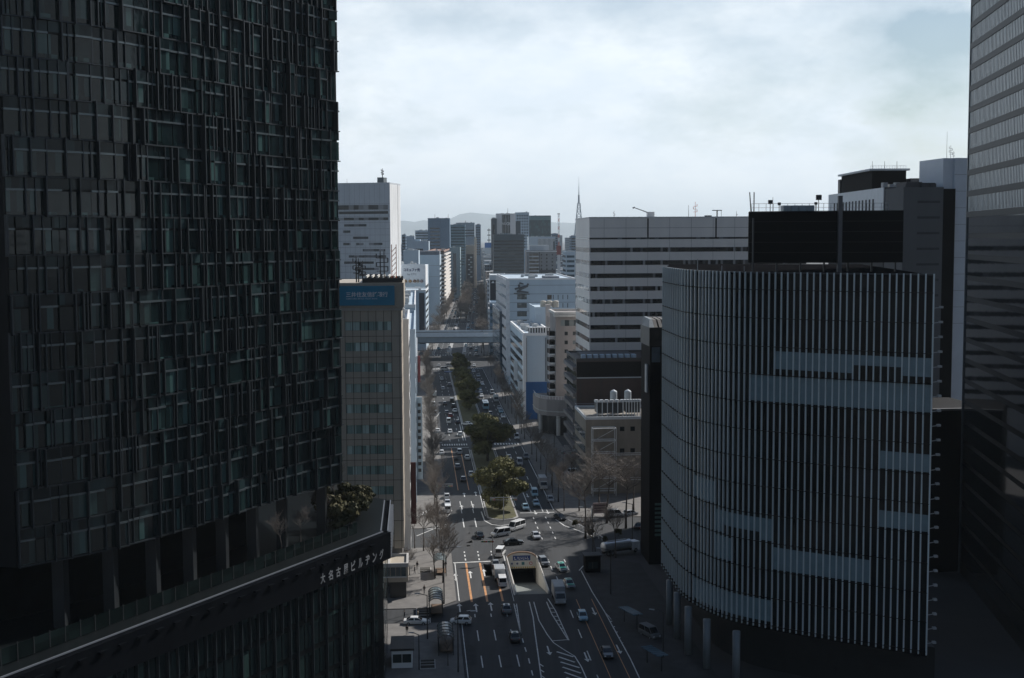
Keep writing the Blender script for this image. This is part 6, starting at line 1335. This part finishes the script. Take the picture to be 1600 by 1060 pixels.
lamp(682, 838, 10, 2.2, .1, 'street lamp at the left kerb bend behind the stop line'); lamp(926, 872, 11, 2.2, 3.0, 'tall lamp at the right corner of the crossing'); lamp(988, 848, 9, 1.6, 3.0, 'lamp in the corner lot near the black slab'); lamp(880, 760, 10, 2.6, .1, 'lamp on the right pavement with a long arm'); lamp(866, 700, 10, 2.6, .1, 'lamp on the right pavement behind the zebra'); lamp(677, 740, 9, 2, 0, 'lamp among the left bare trees by the zebra'); lamp(954, 930, 9, 2, 2.9, 'lamp in front of the silver tanker'); lamp(1036, 1030, 8, 1.6, 2.8, 'lamp near the pale columns in the shade')
def signal(px, py, h, arm, yaw, label):
    p = G(px, py); t = thing('traffic_signal', label, 'traffic signal', (p.x, p.y, .1), yaw, 'traffic signals'); MB().tube((0, 0, 0), (0, 0, h), .13, .1, 8).build('pole', m_metal, t)
    a0, a1 = arm; k = MB().tube((a0, 0, h - .3), (a1, 0, h - .3), .08, n=6); k.tube((a0, 0, h - .9), (a1, 0, h - .9), .05, n=6); k.build('arm', m_metal, t)
    for x in (a0 + .7, a1 - .7):
        o = B(x - .65, x + .65, -.2, .1, h - 1.05, h - .6).build('signal_head', mat('signal_case', (.2, .2, .2), .6), t)
        for q, c in ((-.42, (.02, .2, .12)), (0, (.3, .2, .02)), (.42, (.4, .02, .02))): MB().tube((x + q, -.2, h - .83), (x + q, -.24, h - .83), .15, n=10).build('lens', mat('lens_%d' % int(c[0] * 100 + c[1] * 10), c, .3, var=0), o)
signal(787, 815, 6.2, (-3.4, 3.4), 0, 'double armed traffic signal at the island tip'); signal(683, 792, 6.2, (0, 4.2), 0, 'traffic signal reaching over the left lanes behind the parked cars'); signal(770, 880, 5.5, (-2.5, .3), 0, 'traffic signal in front of the portal beside the box truck'); signal(897, 735, 6, (-4, 0), 0, 'traffic signal on the right pavement near the zebra')
# kiosk, notice board, bollards and fences
p = G(612, 1046); t = thing('kiosk', 'dark roofed kiosk with a white front at the podium foot', 'kiosk', (p.x, p.y, .16), A1); B(0, 3.4, 0, 6.5, 0, 2.9).build('wall', m_white_w, t); B(-.2, 3.7, -.2, 6.7, 2.9, 3.25).build('roof', mat('kiosk_roof', (.03, .03, .032), .6), t)
for i in range(2): B(.2 + i * 1.55, 1.65 + i * 1.55, -.06, .05, .9, 2.3).build('window', g_mid, t)
p = G(938, 812); t = thing('notice_board', 'pale pink notice board on a white post in the corner lot', 'sign', (p.x, p.y, .1), .2); B(-1.9, 1.9, -.1, .1, 1.5, 4.1).build('panel', mat('board_pink', (.36, .28, .27), .6), t); B(-2.3, -2.1, -.1, .1, 0, 3.4).build('post', m_signwhite, t)
for i in range(3): B(-1.6, 1.6, -.13, -.101, 2.0 + i * .65, 2.3 + i * .65).build('text_line', mat('board_dark', (.12, .09, .09), .6), t)
p = G(925, 893); t = thing('dark_kiosk', 'dark box kiosk at the right corner of the crossing', 'kiosk', (p.x, p.y, .16), .1); B(-1.6, 1.6, -1.4, 1.4, 0, 3.4).build('wall', m_black, t); B(-1.8, 1.8, -1.6, 1.6, 3.4, 3.6).build('roof', m_dkmetal, t); B(-1, 1, -1.46, -1.401, .8, 2.2).build('window', g_mid, t)
k = MB(); p0, p1 = G(888, 818), G(946, 848)
fn = thing('kerb_fence', 'white low fence following the right kerb bend', 'fence', p0); d = p1 - p0
for i in range(13): q = d * (i / 12); k.tube((q.x, q.y + .9 * math.sin(i / 12 * 3.14), 0), (q.x, q.y + .9 * math.sin(i / 12 * 3.14), .95), .06, n=5)
for i in range(12): q, q2 = d * (i / 12), d * ((i + 1) / 12); k.tube((q.x, q.y + .9 * math.sin(i / 12 * 3.14), .9), (q2.x, q2.y + .9 * math.sin((i + 1) / 12 * 3.14), .9), .06, n=5)
k.build('rail', m_signwhite, fn)
fn = thing('guard_fence', 'white guard fence on the left kerb beside the parked cars', 'fence', G(652, 812)); k = MB(); d = G(676, 800) - G(652, 812)
for i in range(9): q = d * (i / 8); k.tube((q.x, q.y, 0), (q.x, q.y, 1.0), .06, n=5)
k.tube((0, 0, 1), (d.x, d.y, 1), .06, n=5); k.tube((0, 0, .55), (d.x, d.y, .55), .05, n=5); k.build('rail', m_signwhite, fn)
for i, (px, py) in enumerate(((664, 893), (661, 958), (668, 1040))):                     # planting bed squares
    p = G(px, py); t = thing('planter_bed', 'dark square planting bed in the left pavement ' + ('by the smaller shelter', 'beside the shelter above the side street', 'at the bottom of the view')[i], 'planter', (p.x, p.y, .16), A1); B(-1.3, 1.3, -2.2, 2.2, 0, .1).build('kerb', m_concrete, t); B(-1.15, 1.15, -2.05, 2.05, .1, .14).build('soil', mat('dark_soil', (.03, .026, .02), .95), t)
    for q in range(2): B(-1.15, 1.15, -.75 + q * 1.4, -.65 + q * 1.4, .14, .2).build('bar', m_concrete, t)
bl_ = thing('blue_canopy', 'blue panelled canopy beside the left lanes by the far evergreens', 'canopy', G(703, 592)); B(-2.6, 2.6, -2, 2, 3.4, 3.7).build('roof', mat('canopy_blue', (.01, .06, .2), .5), bl_); k = MB()
for x in (-2.2, 2.2): k.tube((x, 0, 0), (x, 0, 3.4), .1)
k.build('post', m_metal, bl_)
for i, (px, py) in enumerate(((997, 985), (1036, 1052))):
    p = G(px, py); t = thing('skylight_canopy', 'bluish glazed canopy in the shade, ' + ('nearer the black slab', 'nearer the pale columns')[i], 'canopy', (p.x, p.y, .16), A1 + .35, 'glazed canopies on the right pavement'); B(-.95, .95, 0, 5.5, 2.6, 2.75).build('roof', glass('canopy_glass', (.10, .16, .20), (.2, .28, .33), 1.3, 30, .5, .12, 0, bars=.1), t)
    for y in (.4, 5): B(-.06, .06, y, y + .12, 0, 2.6).build('post', m_dkmetal, t)
# ================================================================== PEOPLE
def person_mesh(coat, trousers, step):
    me = bpy.data.meshes.new('skeleton'); J = [(0, 0, .95), (0, 0, 1.2), (0, .01, 1.42), (0, .01, 1.52), (0, .02, 1.66), (.19, 0, 1.42), (.24, -.05 * step, 1.12), (.22, .12 * step, .86), (-.19, 0, 1.42), (-.24, .05 * step, 1.12), (-.22, -.12 * step, .86), (.1, 0, .9), (.11, .16 * step, .5), (.11, .2 * step, .08), (.11, .34 * step + .08, .04), (-.1, 0, .9), (-.11, -.1 * step, .5), (-.11, -.28 * step, .1), (-.11, -.2 * step + .08, .04)]
    E = [(0, 1), (1, 2), (2, 3), (3, 4), (2, 5), (5, 6), (6, 7), (2, 8), (8, 9), (9, 10), (0, 11), (11, 12), (12, 13), (13, 14), (0, 15), (15, 16), (16, 17), (17, 18)]
    rad = [.15, .15, .16, .06, .10, .08, .055, .04, .08, .055, .04, .09, .065, .05, .04, .09, .065, .05, .04]
    me.from_pydata(J, E, []); o = bpy.data.objects.new('skeleton', me); COL.objects.link(o); md = o.modifiers.new('skin', 'SKIN'); o.modifiers.new('sub', 'SUBSURF').levels = 1
    for i, sv in enumerate(me.skin_vertices[0].data): sv.radius = (rad[i], rad[i] * .8); sv.use_root = i == 0
    bpy.context.view_layer.update(); m2 = bpy.data.meshes.new_from_object(o.evaluated_get(bpy.context.evaluated_depsgraph_get())); bpy.data.objects.remove(o)
    m2.materials.clear()
    for m in (coat, trousers, mat('skin', (.42, .26, .18), .6, var=0), m_dkmetal): m2.materials.append(m)
    for pl in m2.polygons: z = pl.center.z; pl.material_index = 3 if z < .07 else (1 if z < .93 and abs(pl.center.x) < .19 else (2 if z > 1.5 or z < .9 else 0)); pl.use_smooth = True
    return m2
coats = [mat('coat_%d' % i, c, .8, var=.1) for i, c in enumerate(((.02, .02, .025), (.03, .035, .05), (.28, .24, .18), (.12, .10, .09)))]; trs = [mat('trousers_%d' % i, c, .8, var=.1) for i, c in enumerate(((.018, .018, .022), (.03, .035, .05)))]
pm = [person_mesh(coats[i], trs[i % 2], (.9, .5, 1.0, .6)[i]) for i in range(4)]
hair = MB().lathe([(.04, -.06), (.105, -.02), (.11, .04), (.08, .1), (.02, .125)], (0, 0, 0), 10).mesh('hair', mat('dark_hair', (.012, .010, .009), .6, var=0))
for i, (px, py, yw, wt) in enumerate(((652, 890, 0, 'in dark clothes walking beside the bank annex'), (648, 897, 2, 'in a dark blue coat at the annex wall'), (653, 968, 1.4, 'in a tan coat about to cross the side street'), (663, 928, .4, 'in a brown coat near the bench bars'), (636, 992, 3, 'in dark clothes waiting below the side street zebra'), (632, 968, 2, 'in a dark blue coat beside the white sedan'), (657, 748, 0, 'in a tan coat far up the left pavement'), (656, 715, .3, 'in dark clothes farthest up the left pavement'))):
    p = G(px, py, .16); t = bpy.data.objects.new('person', pm[(0, 1, 2, 3, 0, 1, 2, 0)[i]]); COL.objects.link(t); t.location = (p.x, p.y, .17); t.rotation_euler = (0, 0, yw); tag(t, 'pedestrian ' + wt, 'person', 'pedestrians on the left pavement'); h = bpy.data.objects.new('hair', hair); COL.objects.link(h); h.parent = t; h.location = (0, .005, 1.70)
for c in list(protos): 
    if c not in usedp:
        for o in [protos[c]] + list(protos[c].children_recursive): bpy.data.objects.remove(o)
